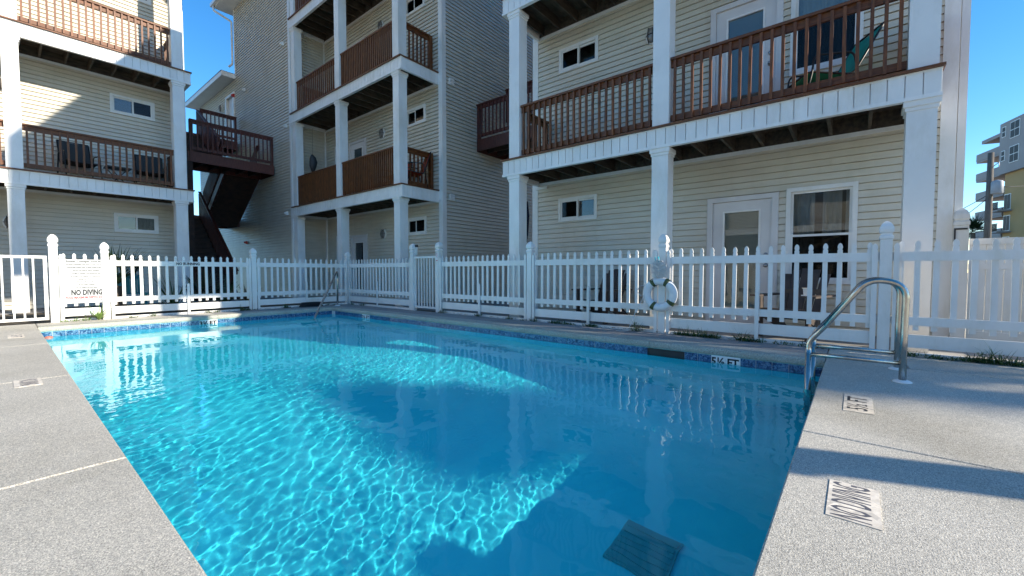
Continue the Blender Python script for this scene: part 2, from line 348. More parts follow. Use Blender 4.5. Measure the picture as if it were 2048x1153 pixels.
# water surface with real ripples
nx, ny = 400, 800; mb = MB()
for j in range(ny + 1):
    y = Y0 - .02 + (Y1 - Y0 + .04) * j / ny
    for i in range(nx + 1):
        x = X0 - .02 + (X1 - X0 + .04) * i / nx
        a = .7 * x + .71 * y; b = -.71 * x + .7 * y
        h = .0024 * noise.noise((a * 1.7, b * 2.6, .3)) + .00085 * noise.noise((a * 7.5, b * 10.5, 3.1)) + .00048 * noise.noise((a * 20, b * 25, 7.7)) * (.6 + noise.noise((x * .8, y * .8, 5)))
        calm = .35 + .65 * min(1, max(0, (9.2 - y) / 3))
        mb.v.append((x, y, WL + h * calm))
for j in range(ny):
    for i in range(nx):
        a = j * (nx + 1) + i; mb.f.append((a, a + 1, a + nx + 2, a + nx + 1))
a0, a1, b0, b1 = X0 - .02, X1 + .02, Y0 - .02, Y1 + .02      # unseen extra water sheet under the slabs, added so sunlight reaches the floor
n = len(mb.v); mb.v += [(a0, b0, WL), (a1, b0, WL), (a1, b1, WL), (a0, b0 - 3.6, WL), (a1 + 1.6, b0 - 3.6, WL), (a1 + 1.6, b1, WL)]
mb.f += [(n + 3, n + 4, n + 1, n), (n + 1, n + 4, n + 5, n + 2)]
me = bpy.data.meshes.new('water'); me.from_pydata(mb.v, [], mb.f); me.materials.append(MATS['water'])
for p in me.polygons: p.use_smooth = True
water = link('water', me, kind='structure'); water.cycles.is_caustics_caster = True
# soil beds, patios
MB().box((6.12, -6, -.12), (6.42, 11.2, -.012)).build('soil_bed', 'soil', kind='structure')
MB().box((-5.6, 10.98, -.12), (6.12, 14.0, -.015)).build('soil_bed', 'soil', kind='structure')
MB().box((6.42, -.95, -.12), (7.9, 5.7, -.004)).build('patio', 'patio', kind='structure')
MB().box((6.42, 5.7, -.12), (16, 8.7, -.02)).build('path', 'patio', kind='structure')
MB().box((6.42, 8.7, -.12), (7.9, 15.1, -.004)).build('patio', 'patio', kind='structure')
MB().box((-5.6, 14.0, -.12), (3.6, 15.6, -.004)).build('patio', 'patio', kind='structure')
MB().box((3.6, 14.0, -.12), (6.42, 26, -.02)).build('path', 'patio', kind='structure')
MB().box((6.42, -6, -.12), (16, -.95, -.02)).build('path', 'patio', kind='structure')
# deck markers
def deck_marker(cx, cy, L_, Wd, right, up, s, size, sx, ink='greyink'):
    r_ = Vector(right); u_ = Vector(up); c = Vector((cx, cy, 0)); mb = MB()
    q = [c + r_ * (a * L_ / 2) + u_ * (b * Wd / 2) for a, b in ((-1, -1), (1, -1), (1, 1), (-1, 1))]
    mb.prism([(p.x, p.y, .0005) for p in q], (0, 0, .0025)); o = mb.build('depth_marker' if 'FT' in s else 'warning_marker', 'marker', deck)
    text('lettering', s, size, (cx, cy, .0031), right, up, ink, o, sx, ext=.0003, bold=.0015)
deck_marker(2.085, -.015, .34, .16, (1, 0, 0), (0, 1, 0), 'NO DIVING', .17, .36)
deck_marker(3.68, -.035, .46, .155, (1, 0, 0), (0, 1, 0), '5½ FT', .15, .88, 'ink')
deck_marker(.12, 5.18, .34, .15, (0, -1, 0), (1, 0, 0), 'NO DIVING', .14, .38)
deck_marker(.12, 9.05, .44, .15, (0, -1, 0), (1, 0, 0), '3½ FT', .14, .85)

# ------------------------------------------------------------------ apartment buildings
D = [0, 3.10, 6.26, 9.42]
FV, WV = 6.47, 7.7       # fascia plane and wall plane (depth coordinate v)
EXP = .1016
def rect_minus(u0, u1, z0, z1, holes):
    segs = [(u0, u1, z0, z1)]
    for (a, b, c, d) in holes:
        out = []
        for (p, q, r, s) in segs:
            if b <= p or a >= q or d <= r or c >= s: out.append((p, q, r, s)); continue
            if r < c: out.append((p, q, r, c))
            if d < s: out.append((p, q, d, s))
            r2, s2 = max(r, c), min(s, d)
            if p < a: out.append((p, a, r2, s2))
            if b < q: out.append((b, q, r2, s2))
        segs = out
    return segs
SR = random.Random(12)
def siding(parent, xf, plane, sgn, axis, u0, u1, z0, z1, holes, m='siding', single=False, up_to=0):
    """lapped courses; plane = wall coordinate, boards stand proud towards sgn; axis 'u': wall runs along u at v=plane"""
    big = MB(xf); z = z0; k = 0
    while z < z1 - .01:
        zt = min(z + EXP, z1)
        segs = []
        for (p, q, r, s) in rect_minus(u0, u1, z, zt, holes):
            c = p + SR.uniform(1.2, 3.4)
            while c < q - .5: segs.append((p, c - .0015, r, s)); p = c; c += SR.uniform(2.6, 3.7)
            segs.append((p, q, r, s))
        for (p, q, r, s) in segs:
            pr = lambda zz: .022 - .017 * (zz - z) / EXP
            a, b = pr(r), pr(s); bk = -.03; mb = MB(xf) if (single and z < up_to) else big
            if axis == 'u': g = lambda u, d, zz: (u, plane + sgn * d, zz)
            else: g = lambda u, d, zz: (plane + sgn * d, u, zz)
            r2 = min(r + (.011 if single else .018), s - .001) if r < z + .003 else r; i1 = -.018
            sec = lambda e: [g(e, bk, r), g(e, i1, r), g(e, i1, r2), g(e, a, r2), g(e, b, s), g(e, bk, s)]
            mb.sections([sec(p), sec(q)])
            if mb is not big: mb.build('siding_course', m, parent)
        z = zt
    if big.v: big.build('siding', m, parent, kind='stuff')

def window(parent, xf, u0, u1, z0, z1, split, curtain=None, name='window'):
    """frame proud of the wall; split 'v' (slider) or 'h' (hung)"""
    f = WV - .035; b = WV + .05; c = .06; mb = MB(xf)
    mb.box((u0, f, z0), (u1, b, z0 + c)); mb.box((u0, f, z1 - c), (u1, b, z1)); mb.box((u0, f, z0 + c), (u0 + c, b, z1 - c)); mb.box((u1 - c, f, z0 + c), (u1, b, z1 - c))
    wn = mb.build(name, 'trim', parent)
    a0, a1, c0, c1 = u0 + c, u1 - c, z0 + c, z1 - c; s = .032
    mid = (a0 + a1) / 2 if split == 'v' else (c0 + c1) / 2
    def sash(p, q, r, t_, v):
        mb = MB(xf); mb.box((p, v, r), (q, v + .03, r + s)); mb.box((p, v, t_ - s), (q, v + .03, t_)); mb.box((p, v, r + s), (p + s, v + .03, t_ - s)); mb.box((q - s, v, r + s), (q, v + .03, t_ - s))
        mb.build('sash', 'trim', wn)
    def pane(p, q, r, t_, v, m='glass'): MB(xf).box((p, v, r), (q, v + .005, t_)).build('pane', m, wn)
    if split == 'v':
        sash(a0, mid + .016, c0, c1, f + .045); sash(mid - .016, a1, c0, c1, f + .012)
        pane(a0 + s, mid + .016 - s, c0 + s, c1 - s, f + .058); pane(mid - .016 + s, a1 - s, c0 + s, c1 - s, f + .024)
        MB(xf).box((mid - .016 + s, f + .016, c0 + s), (a1 - s, f + .018, c1 - s)).build('insect_screen', 'screen', wn)
    else:
        sash(a0, a1, mid - .016, c1, f + .045); sash(a0, a1, c0, mid + .016, f + .012)
        pane(a0 + s, a1 - s, mid + .016, c1 - s, f + .058); pane(a0 + s, a1 - s, c0 + s, mid - .016, f + .024)
        MB(xf).box((a0 + s, f + .016, c0 + s), (a1 - s, f + .018, mid - .016)).build('insect_screen', 'screen', wn)
    room(wn, xf, u0 + .02, u1 - .02, z0 + .02, z1 - .02)
    if curtain: drape(wn, xf, a0, a1, c0, c1, curtain)
    return wn
def room(parent, xf, u0, u1, z0, z1, depth=.7):
    v0, v1 = WV + .051, WV + depth; mb = MB(xf)
    mb.add([(u0, v0, z0), (u1, v0, z0), (u1, v0, z1), (u0, v0, z1), (u0, v1, z0), (u1, v1, z0), (u1, v1, z1), (u0, v1, z1)], [(4, 5, 6, 7), (0, 1, 5, 4), (2, 3, 7, 6), (1, 2, 6, 5), (3, 0, 4, 7)])
    mb.build('interior', 'room', parent)
def drape(parent, xf, a0, a1, c0, c1, spans):
    for (p, q, mm) in spans:
        ua, ub = a0 + (a1 - a0) * p, a0 + (a1 - a0) * q; n = max(8, int((ub - ua) / .012)); mb = MB(xf)
        pts = [(ua + (ub - ua) * i / n, WV + .10 + .012 * math.sin(i * 1.05 + p * 9) + .006 * math.sin(i * 2.7)) for i in range(n + 1)]
        mb.v = [xf(u, v, z) for z in (c0, c1) for u, v in pts]; mb.f = [(i, i + 1, n + 2 + i, n + 1 + i) for i in range(n)]
        mb.sm = True; mb.build('curtain', mm, parent)
def door(parent, xf, u0, u1, z0, z1, flip=False):
    f = WV - .04; b = WV + .06; c = .075; mb = MB(xf)
    mb.box((u0, f, z0), (u0 + c, b, z1)); mb.box((u1 - c, f, z0), (u1, b, z1)); mb.box((u0 + c, f, z1 - c), (u1 - c, b, z1)); mb.box((u0 + c, f, z0 - .0), (u1 - c, b, z0 + .025))
    mb.box((u0 - .012, f + .006, z0), (u0, b, z1 + .012)); mb.box((u1, f + .006, z0), (u1 + .012, b, z1 + .012))
    fr = mb.build('door_frame', 'white_door', parent)
    d0, d1, e0, e1 = u0 + c + .004, u1 - c - .004, z0 + .03, z1 - c - .004; g = .15; v0, v1 = WV - .005, WV + .045; mb = MB(xf)
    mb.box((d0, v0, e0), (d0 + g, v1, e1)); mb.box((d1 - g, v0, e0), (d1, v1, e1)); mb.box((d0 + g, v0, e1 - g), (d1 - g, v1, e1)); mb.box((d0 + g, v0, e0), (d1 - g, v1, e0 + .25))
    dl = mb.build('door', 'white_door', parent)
    h0, h1, k0, k1 = d0 + g, d1 - g, e0 + .25, e1 - g; s = .028; mb = MB(xf); va = v0 - .012
    mb.box((h0, va, k0), (h1, v1, k0 + s)); mb.box((h0, va, k1 - s), (h1, v1, k1)); mb.box((h0, va, k0 + s), (h0 + s, v1, k1 - s)); mb.box((h1 - s, va, k0 + s), (h1, v1, k1 - s))
    mb.build('glass_frame', 'white', dl)
    MB(xf).box((h0 + s, v0 + .012, k0 + s), (h1 - s, v0 + .017, k1 - s)).build('pane', 'glass', dl)
    mb = MB(xf)
    for i in range(int((k1 - k0) / .022)):
        zz = k0 + .01 + i * .022; mb.hexa([(h0 + .01, v0 + .030, zz), (h1 - .01, v0 + .030, zz), (h1 - .01, v0 + .042, zz + .010), (h0 + .01, v0 + .042, zz + .010)], [(h0 + .01, v0 + .0305, zz + .0012), (h1 - .01, v0 + .0305, zz + .0012), (h1 - .01, v0 + .0425, zz + .0112), (h0 + .01, v0 + .0425, zz + .0112)])
    mb.box((h0 + .005, v1 + .004, k0), (h1 - .005, v1 + .008, k1))
    mb.build('blind', 'blind', dl)
    hu = d0 + .07 if not flip else d1 - .07
    for zz in (1.0, 1.17):
        mb = MB(lambda x, y, z, hu=hu, zz=zz: xf(hu + x, v0 - z, z0 + zz + y)); mb.lathe(0, 0, [(.032, 0), (.032, .008), (.012, .012), (.012, .035), (.027, .042), (.027, .06), (.012, .07)] if zz < 1.1 else [(.03, 0), (.03, .015), (.012, .02)], 14)
        mb.sm = True; mb.build('door_handle', 'hardware', dl)
    room(fr, xf, u0 + .08, u1 - .08, z0 + .03, z1 - .08)
def wall_light(parent, xf, u, z, v=WV):
    xg = lambda x, y, zz: xf(u + x * 1.35, v - .02 - zz, z + y * 1.3)
    def oval(a, b, prof, m, name, par):
        mb = MB(xg); S = 18; mb.sections([[(a * r * math.cos(2 * math.pi * i / S), b * r * math.sin(2 * math.pi * i / S), h) for i in range(S)] for r, h in prof]); mb.sm = True
        return mb.build(name, m, par)
    o = oval(.085, .125, [(1, -.02), (1, .02), (.9, .03)], 'trim', 'wall_light', parent)
    oval(.065, .105, [(1, .025), (1, .05), (.8, .08), (.4, .092)], 'lens', 'lens', o)
    mb = MB(xg)
    for q in (-.035, .035): mb.tube([(q, -.11, .03), (q, -.09, .075), (q, 0, .10), (q, .09, .075), (q, .11, .03)], .006, 6)
    mb.tube([(-.075, 0, .03), (-.05, 0, .08), (0, 0, .10), (.05, 0, .08), (.075, 0, .03)], .006, 6)
    mb.build('cage', 'bronze', o)
def railing(parent, xf, a, b, z, m, mh, sp=.128, posts=(0, 0)):
    """a,b: (u,v) ends, balusters on the outer face of two flat rails"""
    A = Vector((a[0], a[1], 0)); B = Vector((b[0], b[1], 0)); d = (B - A); Ln = d.length; d.normalize()
    nrm = Vector((-d.y, d.x, 0))
    if nrm.y > 0 or (abs(nrm.y) < .1 and False): nrm = -nrm
    mb = MB(xf); p = lambda s, n, zz: tuple(A + d * s + nrm * n + Vector((0, 0, zz)))
    def rb(s0, s1, n0, n1, z0, z1): return mb.hexa([p(s0, n0, z0), p(s1, n0, z0), p(s1, n1, z0), p(s0, n1, z0)], [p(s0, n0, z1), p(s1, n0, z1), p(s1, n1, z1), p(s0, n1, z1)])
    rb(0, Ln, -.045, .075, z + .975, z + 1.012); o = mb.build('railing', mh, parent)
    mb = MB(xf); rb(0, Ln, -.005, .033, z + .875, z + .974); mb.build('upper_rail', mh, o); mb = MB(xf); rb(0, Ln, -.005, .033, z + .07, z + .16); mb.build('bottom_rail', mh, o); n = max(2, round(Ln / sp))
    for i in range(n):
        s = (i + .5) * Ln / n; mb = MB(xf); zb = z + .055 + random.uniform(-.006, .006); j = random.uniform(-.003, .003)
        mb.hexa([p(s - .018 + j, .034, zb), p(s + .018 + j, .034, zb), p(s + .018 + j, .068, zb), p(s - .018 + j, .068, zb)],
                [p(s - .018 - j, .034, z + .966), p(s + .018 - j, .034, z + .966), p(s + .018 - j, .068, z + .966), p(s - .018 - j, .068, z + .966)])
        mb.build('baluster', m, o)
    for k, pos in enumerate((0, Ln)):
        if posts[k]:
            mb = MB(xf); s0 = pos if k == 0 else pos - .09
            mb.hexa([p(s0, -.05, z), p(s0 + .09, -.05, z), p(s0 + .09, .035, z), p(s0, .035, z)], [p(s0, -.05, z + .975), p(s0 + .09, -.05, z + .975), p(s0 + .09, .035, z + .975), p(s0, .035, z + .975)])
            mb.build('rail_post', m, o)
    return o
COLS = (5.27, 2.38, -.52); UF0, UF1 = -.67, 5.54; UW0, UW1 = -.91, 5.66
def column(parent, xf, u, z0, z1, cap=True):
    h = .125; v = FV + .03 + h; mb = MB(xf)
    pr = [(h, z0), (h, z1 - .11), (h + .012, z1 - .105), (h + .012, z1 - .07), (h + .028, z1 - .06), (h + .028, z1)] if cap else [(h, z0), (h, z1)]
    mb.sections([[(u - a, v - a, z), (u + a, v - a, z), (u + a, v + a, z), (u - a, v + a, z)] for a, z in pr])
    mb.build('column', 'white', parent)
def porch(parent, xf, levels, single_panels, stain, stain_h, nst, side_end=True, end_rail_low=True, rail_sp=.128, closed_low=False):
    ux = (UF0, UF1)
    for lv in levels:
        z = D[lv]
        # deck boards (edge shows as a dark line above the fascia)
        dk = MB(xf).box((UF0 - .02, FV - .045, z), (UF1 + .02, WV - .02, z + .028)).build('balcony_deck', stain_h, parent)
        mb = MB(xf); mb.box((UF0 + .05, FV + .05, z - .03), (UF1 - .05, WV - .01, z - .002)); mb.build('decking', 'joist', dk)
        n = 15
        for i in range(n):
            u = UF0 + .15 + (UF1 - UF0 - .3) * i / (n - 1); MB(xf).box((u - .019, FV + .05, z - .235), (u + .019, WV - .045, z - .031)).build('joist', 'joist', dk)
        MB(xf).box((UF0 + .05, WV - .044, z - .24), (UF1 - .05, WV - .006, z - .031)).build('ledger', 'joist', dk)
        MB(xf).box((UF0 + .05, WV - .03, z - .30), (UF1 + .1, WV - .004, z - .241)).build('ledger_trim', 'trim', dk)
        # fascia boards with vertical panels
        fb = MB(xf).box((UF0 + .02, FV + .022, z - .292), (UF1 - .02, FV + .046, z - .001)).build('fascia', 'white', parent)
        mb = MB(xf); mb.box((UF0 - .004, FV - .014, z - .305), (UF1 + .004, FV + .06, z - .262)); mb.box((UF0 - .002, FV - .006, z - .022), (UF1 + .002, FV + .05, z - .002)); mb.build('fascia_trim', 'white', fb)
        np_ = 42; wd = (UF1 - UF0) / np_; big = MB(xf)
        for i in range(np_):
            a = UF0 + i * wd; t_ = MB(xf) if single_panels and lv < 3 else big
            t_.hexa([(a + .0055, FV + .0215, z - .262), (a + wd - .0055, FV + .0215, z - .262), (a + wd - .0055, FV, z - .262), (a + .0055, FV, z - .262)], [(a + .0055, FV + .0215, z - .022), (a + wd - .0055, FV + .0215, z - .022), (a + wd - .0055, FV, z - .022), (a + .0055, FV, z - .022)])
            if t_ is not big: t_.build('fascia_panel', 'white', fb)
        if big.v: big.build('fascia_panels', 'white', fb, kind='stuff')
        for (ue, s) in ((UF1, 1), (UF0, -1)):        # returns at the two ends
            e = MB(xf).box((ue - s * .046, FV + .05, z - .292), (ue - s * .008, WV - .02, z - .001)).build('end_fascia', 'white', parent)
            mb = MB(xf); mb.box((ue - s * .06, FV + .06, z - .305), (ue + s * .006, WV - .02, z - .262)); n2 = 8; wd2 = (WV - FV - .03) / n2
            for i in range(n2):
                a = FV + .01 + i * wd2; mb.box((ue - s * .010, a + .004, z - .262), (ue, a + wd2 - .004, z - .022))
            mb.build('panels', 'white', e, kind='stuff')
    # columns
    for lv in range(0, nst):
        z0 = D[lv] + (.03 if lv else 0); z1 = D[lv + 1] - .305 if lv < nst - 1 else TOP
        for u in COLS: column(parent, xf, u, z0, z1)
    for lv in levels:
        z = D[lv] + .028; sp = rail_sp if not (closed_low and lv == 1) else .06
        railing(parent, xf, (COLS[1] + .13, FV + .14), (COLS[0] - .13, FV + .14), z, stain, stain_h, sp if not closed_low else rail_sp * .72)
        railing(parent, xf, (COLS[2] + .13, FV + .14), (COLS[1] - .13, FV + .14), z, stain, stain_h, sp)
        for ue, s in ((COLS[0], 1), (COLS[2], -1)):
            railing(parent, xf, (ue + s * .02, FV + .29), (ue + s * .02, WV - .05), z, stain, stain_h, rail_sp, (0, 1))
    # openings
    holes = []
    for lv in range(nst):
        z = D[lv] + (.03 if lv else 0)
        holes += [(4.09, 4.97, z + 1.99, z + 2.45), (.98, 1.95, z, z + 2.11), (.02, .83, z + .74, z + 2.15)]
    return holes
def fill_openings(parent, xf, lvs, style):
    for lv in lvs:
        z = D[lv] + (.03 if lv else 0)
        window(parent, xf, 4.07, 4.99, z + 1.97, z + 2.47, 'v', [(.52, .98, 'curtain')] if (lv + style) % 2 else None)
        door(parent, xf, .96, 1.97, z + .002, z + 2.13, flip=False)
        window(parent, xf, .0, .85, z + .72, z + 2.17, 'h', [(0, .10, 'curtain'), (.16, .47, 'curtain'), (.60, 1, 'curtain')] if lv == 0 else [(0, 1, 'blind')])
def corner_trim(parent, xf, u, v, su, z0, z1, w_=.12):
    mb = MB(xf); mb.box((u, v - .026, z0), (u - su * w_, v + .0, z1)); mb.box((u - su * .001, v - .0255, z0), (u + su * .026, v + w_, z1)); mb.build('corner_trim', 'white', parent)
def roof(parent, xf, u0, u1, v0, v1, z, m='roofing', rise=1.9, ov_t=.22):
    mb = MB(xf); mb.box((u0, v0, z), (u1, v1, z + .03)); mb.build('soffit', 'soffit', parent)
    mb = MB(xf); mb.box((u0, v0, z + .031), (u1, v0 + .03, z + ov_t)); mb.box((u0, v1 - .03, z + .031), (u1, v1, z + ov_t)); mb.box((u0, v0 + .03, z + .031), (u0 + .03, v1 - .03, z + ov_t)); mb.box((u1 - .03, v0 + .03, z + .031), (u1, v1 - .03, z + ov_t))
    mb.build('eave_fascia', 'white', parent)
    c = (v0 + v1) / 2; h = min(c - v0, (u1 - u0) / 2) * .98
    mb = MB(xf); b = [(u0 - .02, v0 - .02, z + ov_t), (u1 + .02, v0 - .02, z + ov_t), (u1 + .02, v1 + .02, z + ov_t), (u0 - .02, v1 + .02, z + ov_t)]
    mb.add(b + [(u0 + h, c, z + ov_t + rise), (u1 - h, c, z + ov_t + rise)], [(0, 1, 5, 4), (1, 2, 5), (2, 3, 4, 5), (3, 0, 4), (3, 2, 1, 0)]); mb.build('roof', m, parent)
    return

# --- the building behind the right-hand fence
XR = lambda u, v, z: (v, u, z)
TOP = 8.45
RB = empty('apartment_building', (WV, 2.4, 0), 'cream sided apartment building with green lounge chair on its balcony, behind the life ring', 'building')
hR = porch(RB, XR, (1, 2), True, 'stain', 'stain_h', 3)
siding(RB, XR, WV, -1, 'u', UW0, UW1, 0, 11.0, hR, single=True, up_to=6.8)
siding(RB, XR, UW1, 1, 'v', WV + .03, 15, 0, 11.0, []); siding(RB, XR, UW0, -1, 'v', WV + .03, 15, 0, 11.0, [])
MB(XR).box((UW0, 14.9, 0), (UW1, 15, 11)).build('rear_wall', 'siding', RB)
fill_openings(RB, XR, (0, 1), 0); fill_openings(RB, XR, (2,), 0)
corner_trim(RB, XR, UW1, WV, 1, 0, 11.0); corner_trim(RB, XR, UW0, WV, -1, 0, 11.0)
wall_light(RB, XR, 2.98, D[1] + 2.1)
MB(XR).box((UF0, FV + .02, TOP), (UF1, FV + .3, 8.6)).build('porch_beam', 'white', RB)
a, b, c, d = UW0 - .45, UW1 + .40, 5.98, 15.6        # mansard: unseen invented skirt, sized for the shadow it casts on the left building
MB(XR).sections([[(a, c, 8.2), (b, c, 8.2), (b, d, 8.2), (a, d, 8.2)], [(a, c, 8.45), (b, c, 8.45), (b, d, 8.45), (a, d, 8.45)], [(a + .05, c + .05, 11.2), (b - .05, c + .05, 11.2), (b - .05, d - .05, 11.2), (a + .05, d - .05, 11.2)], [(a + 2.5, c + 2.5, 11.6), (b - 2.5, c + 2.5, 11.6), (b - 2.5, d - 2.5, 11.6), (a + 2.5, d - 2.5, 11.6)]]).build('roof', 'roofing', RB)
# downspout at the free corner
mb = MB(XR); mb.box((UW0 - .11, WV - .02, .1), (UW0 - .035, WV + .08, 8.19)); mb.build('downspout', 'white', RB)
mb = MB(XR); mb.box((5.28, WV - .045, 2.72), (5.60, WV - .02, 2.78)); mb.build('pipe', 'trim', RB)

# --- the building in the middle (mirrored plan)
XM = lambda u, v, z: (v, 14.4 - u, z)
TOP = 11.4
MBL = empty('apartment_building', (WV, 12, 0), 'tall cream building in the middle with stacked balconies and stairs at its flank', 'building')
hM = porch(MBL, XM, (1, 2, 3), False, 'stain', 'stain_h', 4, rail_sp=.128, closed_low=True)
siding(MBL, XM, WV, -1, 'u', -.70, UW1, 0, 11.75, hM)
siding(MBL, XM, UW1, 1, 'v', WV + .03, 15, 0, 11.75, [], m='siding_shaded')
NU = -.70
siding(MBL, XM, NU, 1, 'v', 6.5, WV - .001, 0, 11.75, [], m='siding_shaded')
siding(MBL, XM, 6.5, -1, 'u', -5.87, NU - .03, 0, 11.75, [])
siding(MBL, XM, 6.5, -1, 'u', -11, -5.872, 0, 8.93, [(-6.95, -6.05, 6.29, 8.40)])
MB(XM).box((-11, 14.8, 0), (UW1 - .05, 14.95, 11.7)).build('rear_wall', 'siding', MBL)
MB(XM).box((-5.95, 6.56, 8.9), (-5.85, 14.8, 11.7)).build('flank_wall', 'siding', MBL)
fill_openings(MBL, XM, (0, 1, 2), 1)
corner_trim(MBL, XM, UW1, WV, 1, 0, 11.75)
mb = MB(XM); mb.box((NU - .02, 6.474, 0), (NU - .12, 6.498, 11.75)); mb.box((NU - .022, 6.4745, 0), (NU + .02, 6.56, 11.75)); mb.build('corner_trim', 'white', MBL)
MB(XM).box((NU + .018, WV - .06, 0), (NU + .06, WV - .018, 11.7)).build('inner_corner_trim', 'trim', MBL)
MB(XM).box((-5.87, 6.47, 8.95), (-5.80, 6.53, 11.75)).build('corner_trim', 'white', MBL)
MB(XM).box((UF0, FV + .02, TOP), (UF1, FV + .3, 11.74)).build('porch_beam', 'white', MBL)
for lv, z in ((0, 2.08), (1, 5.19), (2, 8.45)): wall_light(MBL, XM, 14.4 - 11.48, z)
roof(MBL, XM, -6.35, UW1 + .4, 5.93, 15.6, 11.76)
roof(MBL, XM, -11.2, -5.875, 6.0, 15.4, 8.95, rise=.8, ov_t=.2)
# gutter, downspout
mb = MB(XM); mb.box((-6.45, 5.82, 11.80), (UW1 + .4, 5.93, 11.93)); mb.build('gutter', 'white', MBL)
mb = MB(XM); mb.tube(fillet([(-6.25, 5.88, 11.8), (-6.25, 5.88, 11.62), (-5.93, 6.42, 11.28), (-5.93, 6.42, 9.55), (-6.0, 6.3, 9.42)], .06), .04, 8); mb.build('downspout', 'white', MBL)
# door of the upper walkway
mb = MB(XM); mb.box((-7.0, 6.44, 6.29), (-6.9, 6.56, 8.45)); mb.box((-6.1, 6.44, 6.29), (-6.0, 6.56, 8.45)); mb.box((-6.9, 6.44, 8.36), (-6.1, 6.56, 8.45)); fr = mb.build('door_frame', 'white', MBL)
MB(XM).box((-6.9, 6.54, 6.29), (-6.1, 6.58, 8.36)).build('door', 'white_door', MBL)
MB(XM).box((-6.35, 6.53, 7.2), (-6.2, 6.539, 8.2)).build('door_glass', 'dark', MBL)
wall_light(MBL, XM, -7.6, 8.15, 6.5)
for (u, z, s) in ((-6.05, 8.30, .07), (-5.0, 2.1, .06)):
    mb = MB(XM); mb.box((u - s, 6.43, z - s), (u + s, 6.495, z + s)); mb.lathe(u, 6.42, [(s * .7, z - s * .6), (s * .8, z), (s * .5, z + s * .7)], 10); mb.build('fire_alarm', 'redplastic', MBL)
for (y, z) in ((19.2, 8.2), (15.45, 5.95), (15.5, 2.95), (15.6, 8.8)):
    mb = MB(XM); u = 14.4 - y; mb.box((u - .05, 6.42, z - .06), (u + .05, 6.49, z + .06)); mb.lathe(u, 6.40, [(.03, z - .03), (.04, z), (.02, z + .03)], 8); mb.build('camera_box', 'trim', MBL)
for z in (6.1, 2.96):
    mb = MB(XM); mb.box((UW1 + .015, 7.92, z - .09), (UW1 + .05, 8.1, z + .09))
    for k in range(3): mb.box((UW1 + .05, 7.93, z - .07 + k * .05), (UW1 + .065, 8.09, z - .035 + k * .05))
    mb.build('dryer_vent', 'trim', MBL)

# --- the building on the left
XL = lambda u, v, z: (u - 2.1, v + 7.6, z)
TOP = 11.2
LB = empty('apartment_building', (1, 15.3, 0), 'sunlit cream building on the left with two dark chairs behind its brown balcony rail', 'building')
hL = porch(LB, XL, (1, 2, 3), True, 'stain', 'stain_h', 4)
siding(LB, XL, WV, -1, 'u', UW0, UW1, 0, 11.4, hL)
siding(LB, XL, UW1, 1, 'v', WV + .03, 14.5, 0, 11.4, []); siding(LB, XL, UW0, -1, 'v', WV + .03, 14.5, 0, 11.4, [])
MB(XL).box((UW0, 14.4, 0), (UW1, 14.5, 11.4)).build('rear_wall', 'siding', LB)
fill_openings(LB, XL, (0, 1, 2), 1)
corner_trim(LB, XL, UW1, WV, 1, 0, 11.4); corner_trim(LB, XL, UW0, WV, -1, 0, 11.4)
wall_light(LB, XL, 2.29, 2.05); wall_light(LB, XL, 2.29, 5.2)
MB(XL).box((UF0, FV + .02, TOP), (UF1, FV + .3, 11.39)).build('porch_beam', 'white', LB)
roof(LB, XL, UW0 - .45, UW1 + .40, 5.98, 15, 11.4)

# --- wooden stair tower between left and middle building
ST = empty('stair_tower', (5, 17, 0), 'dark red wooden stairs and landings between the left and middle buildings', 'stairs')
def landing(x0, x1, y0, y1, z, par=ST):
    b = MB(); b.box((x0, y0, z - .04), (x1, y1, z)); o = b.build('landing', 'stain_red', par)
    for (p, q) in (((x0, y0 - .04, z - .32), (x1, y0, z + .005)), ((x0, y1, z - .32), (x1, y1 + .04, z + .005)), ((x0 - .04, y0, z - .32), (x0, y1, z + .004)), ((x1, y0, z - .32), (x1 + .035, y1, z + .004))): MB().box(p, q).build('rim_beam', 'stain_red', o)
    n = int((x1 - x0) / .4)
    for i in range(1, n): MB().box((x0 + (x1 - x0) * i / n - .02, y0, z - .28), (x0 + (x1 - x0) * i / n + .02, y1, z - .041)).build('joist', 'stairwood', o)
    return o
landing(3.93, 6.40, 16.42, 17.6, 4.72)
railing(ST, W0, (3.93, 16.42), (6.40, 16.42), 4.72, 'stain_red', 'stain_red', .14, (1, 1))
landing(3.93, 6.40, 20.0, 21.4, 6.26); landing(3.93, 6.40, 20.0, 21.4, 3.10)
railing(ST, W0, (5.15, 20.0), (6.40, 20.0), 6.26, 'stain_red', 'stain_red', .14, (1, 1))
railing(ST, W0, (3.93, 20.05), (3.93, 21.4), 6.26, 'stain_red', 'stain_red', .14, (0, 1))
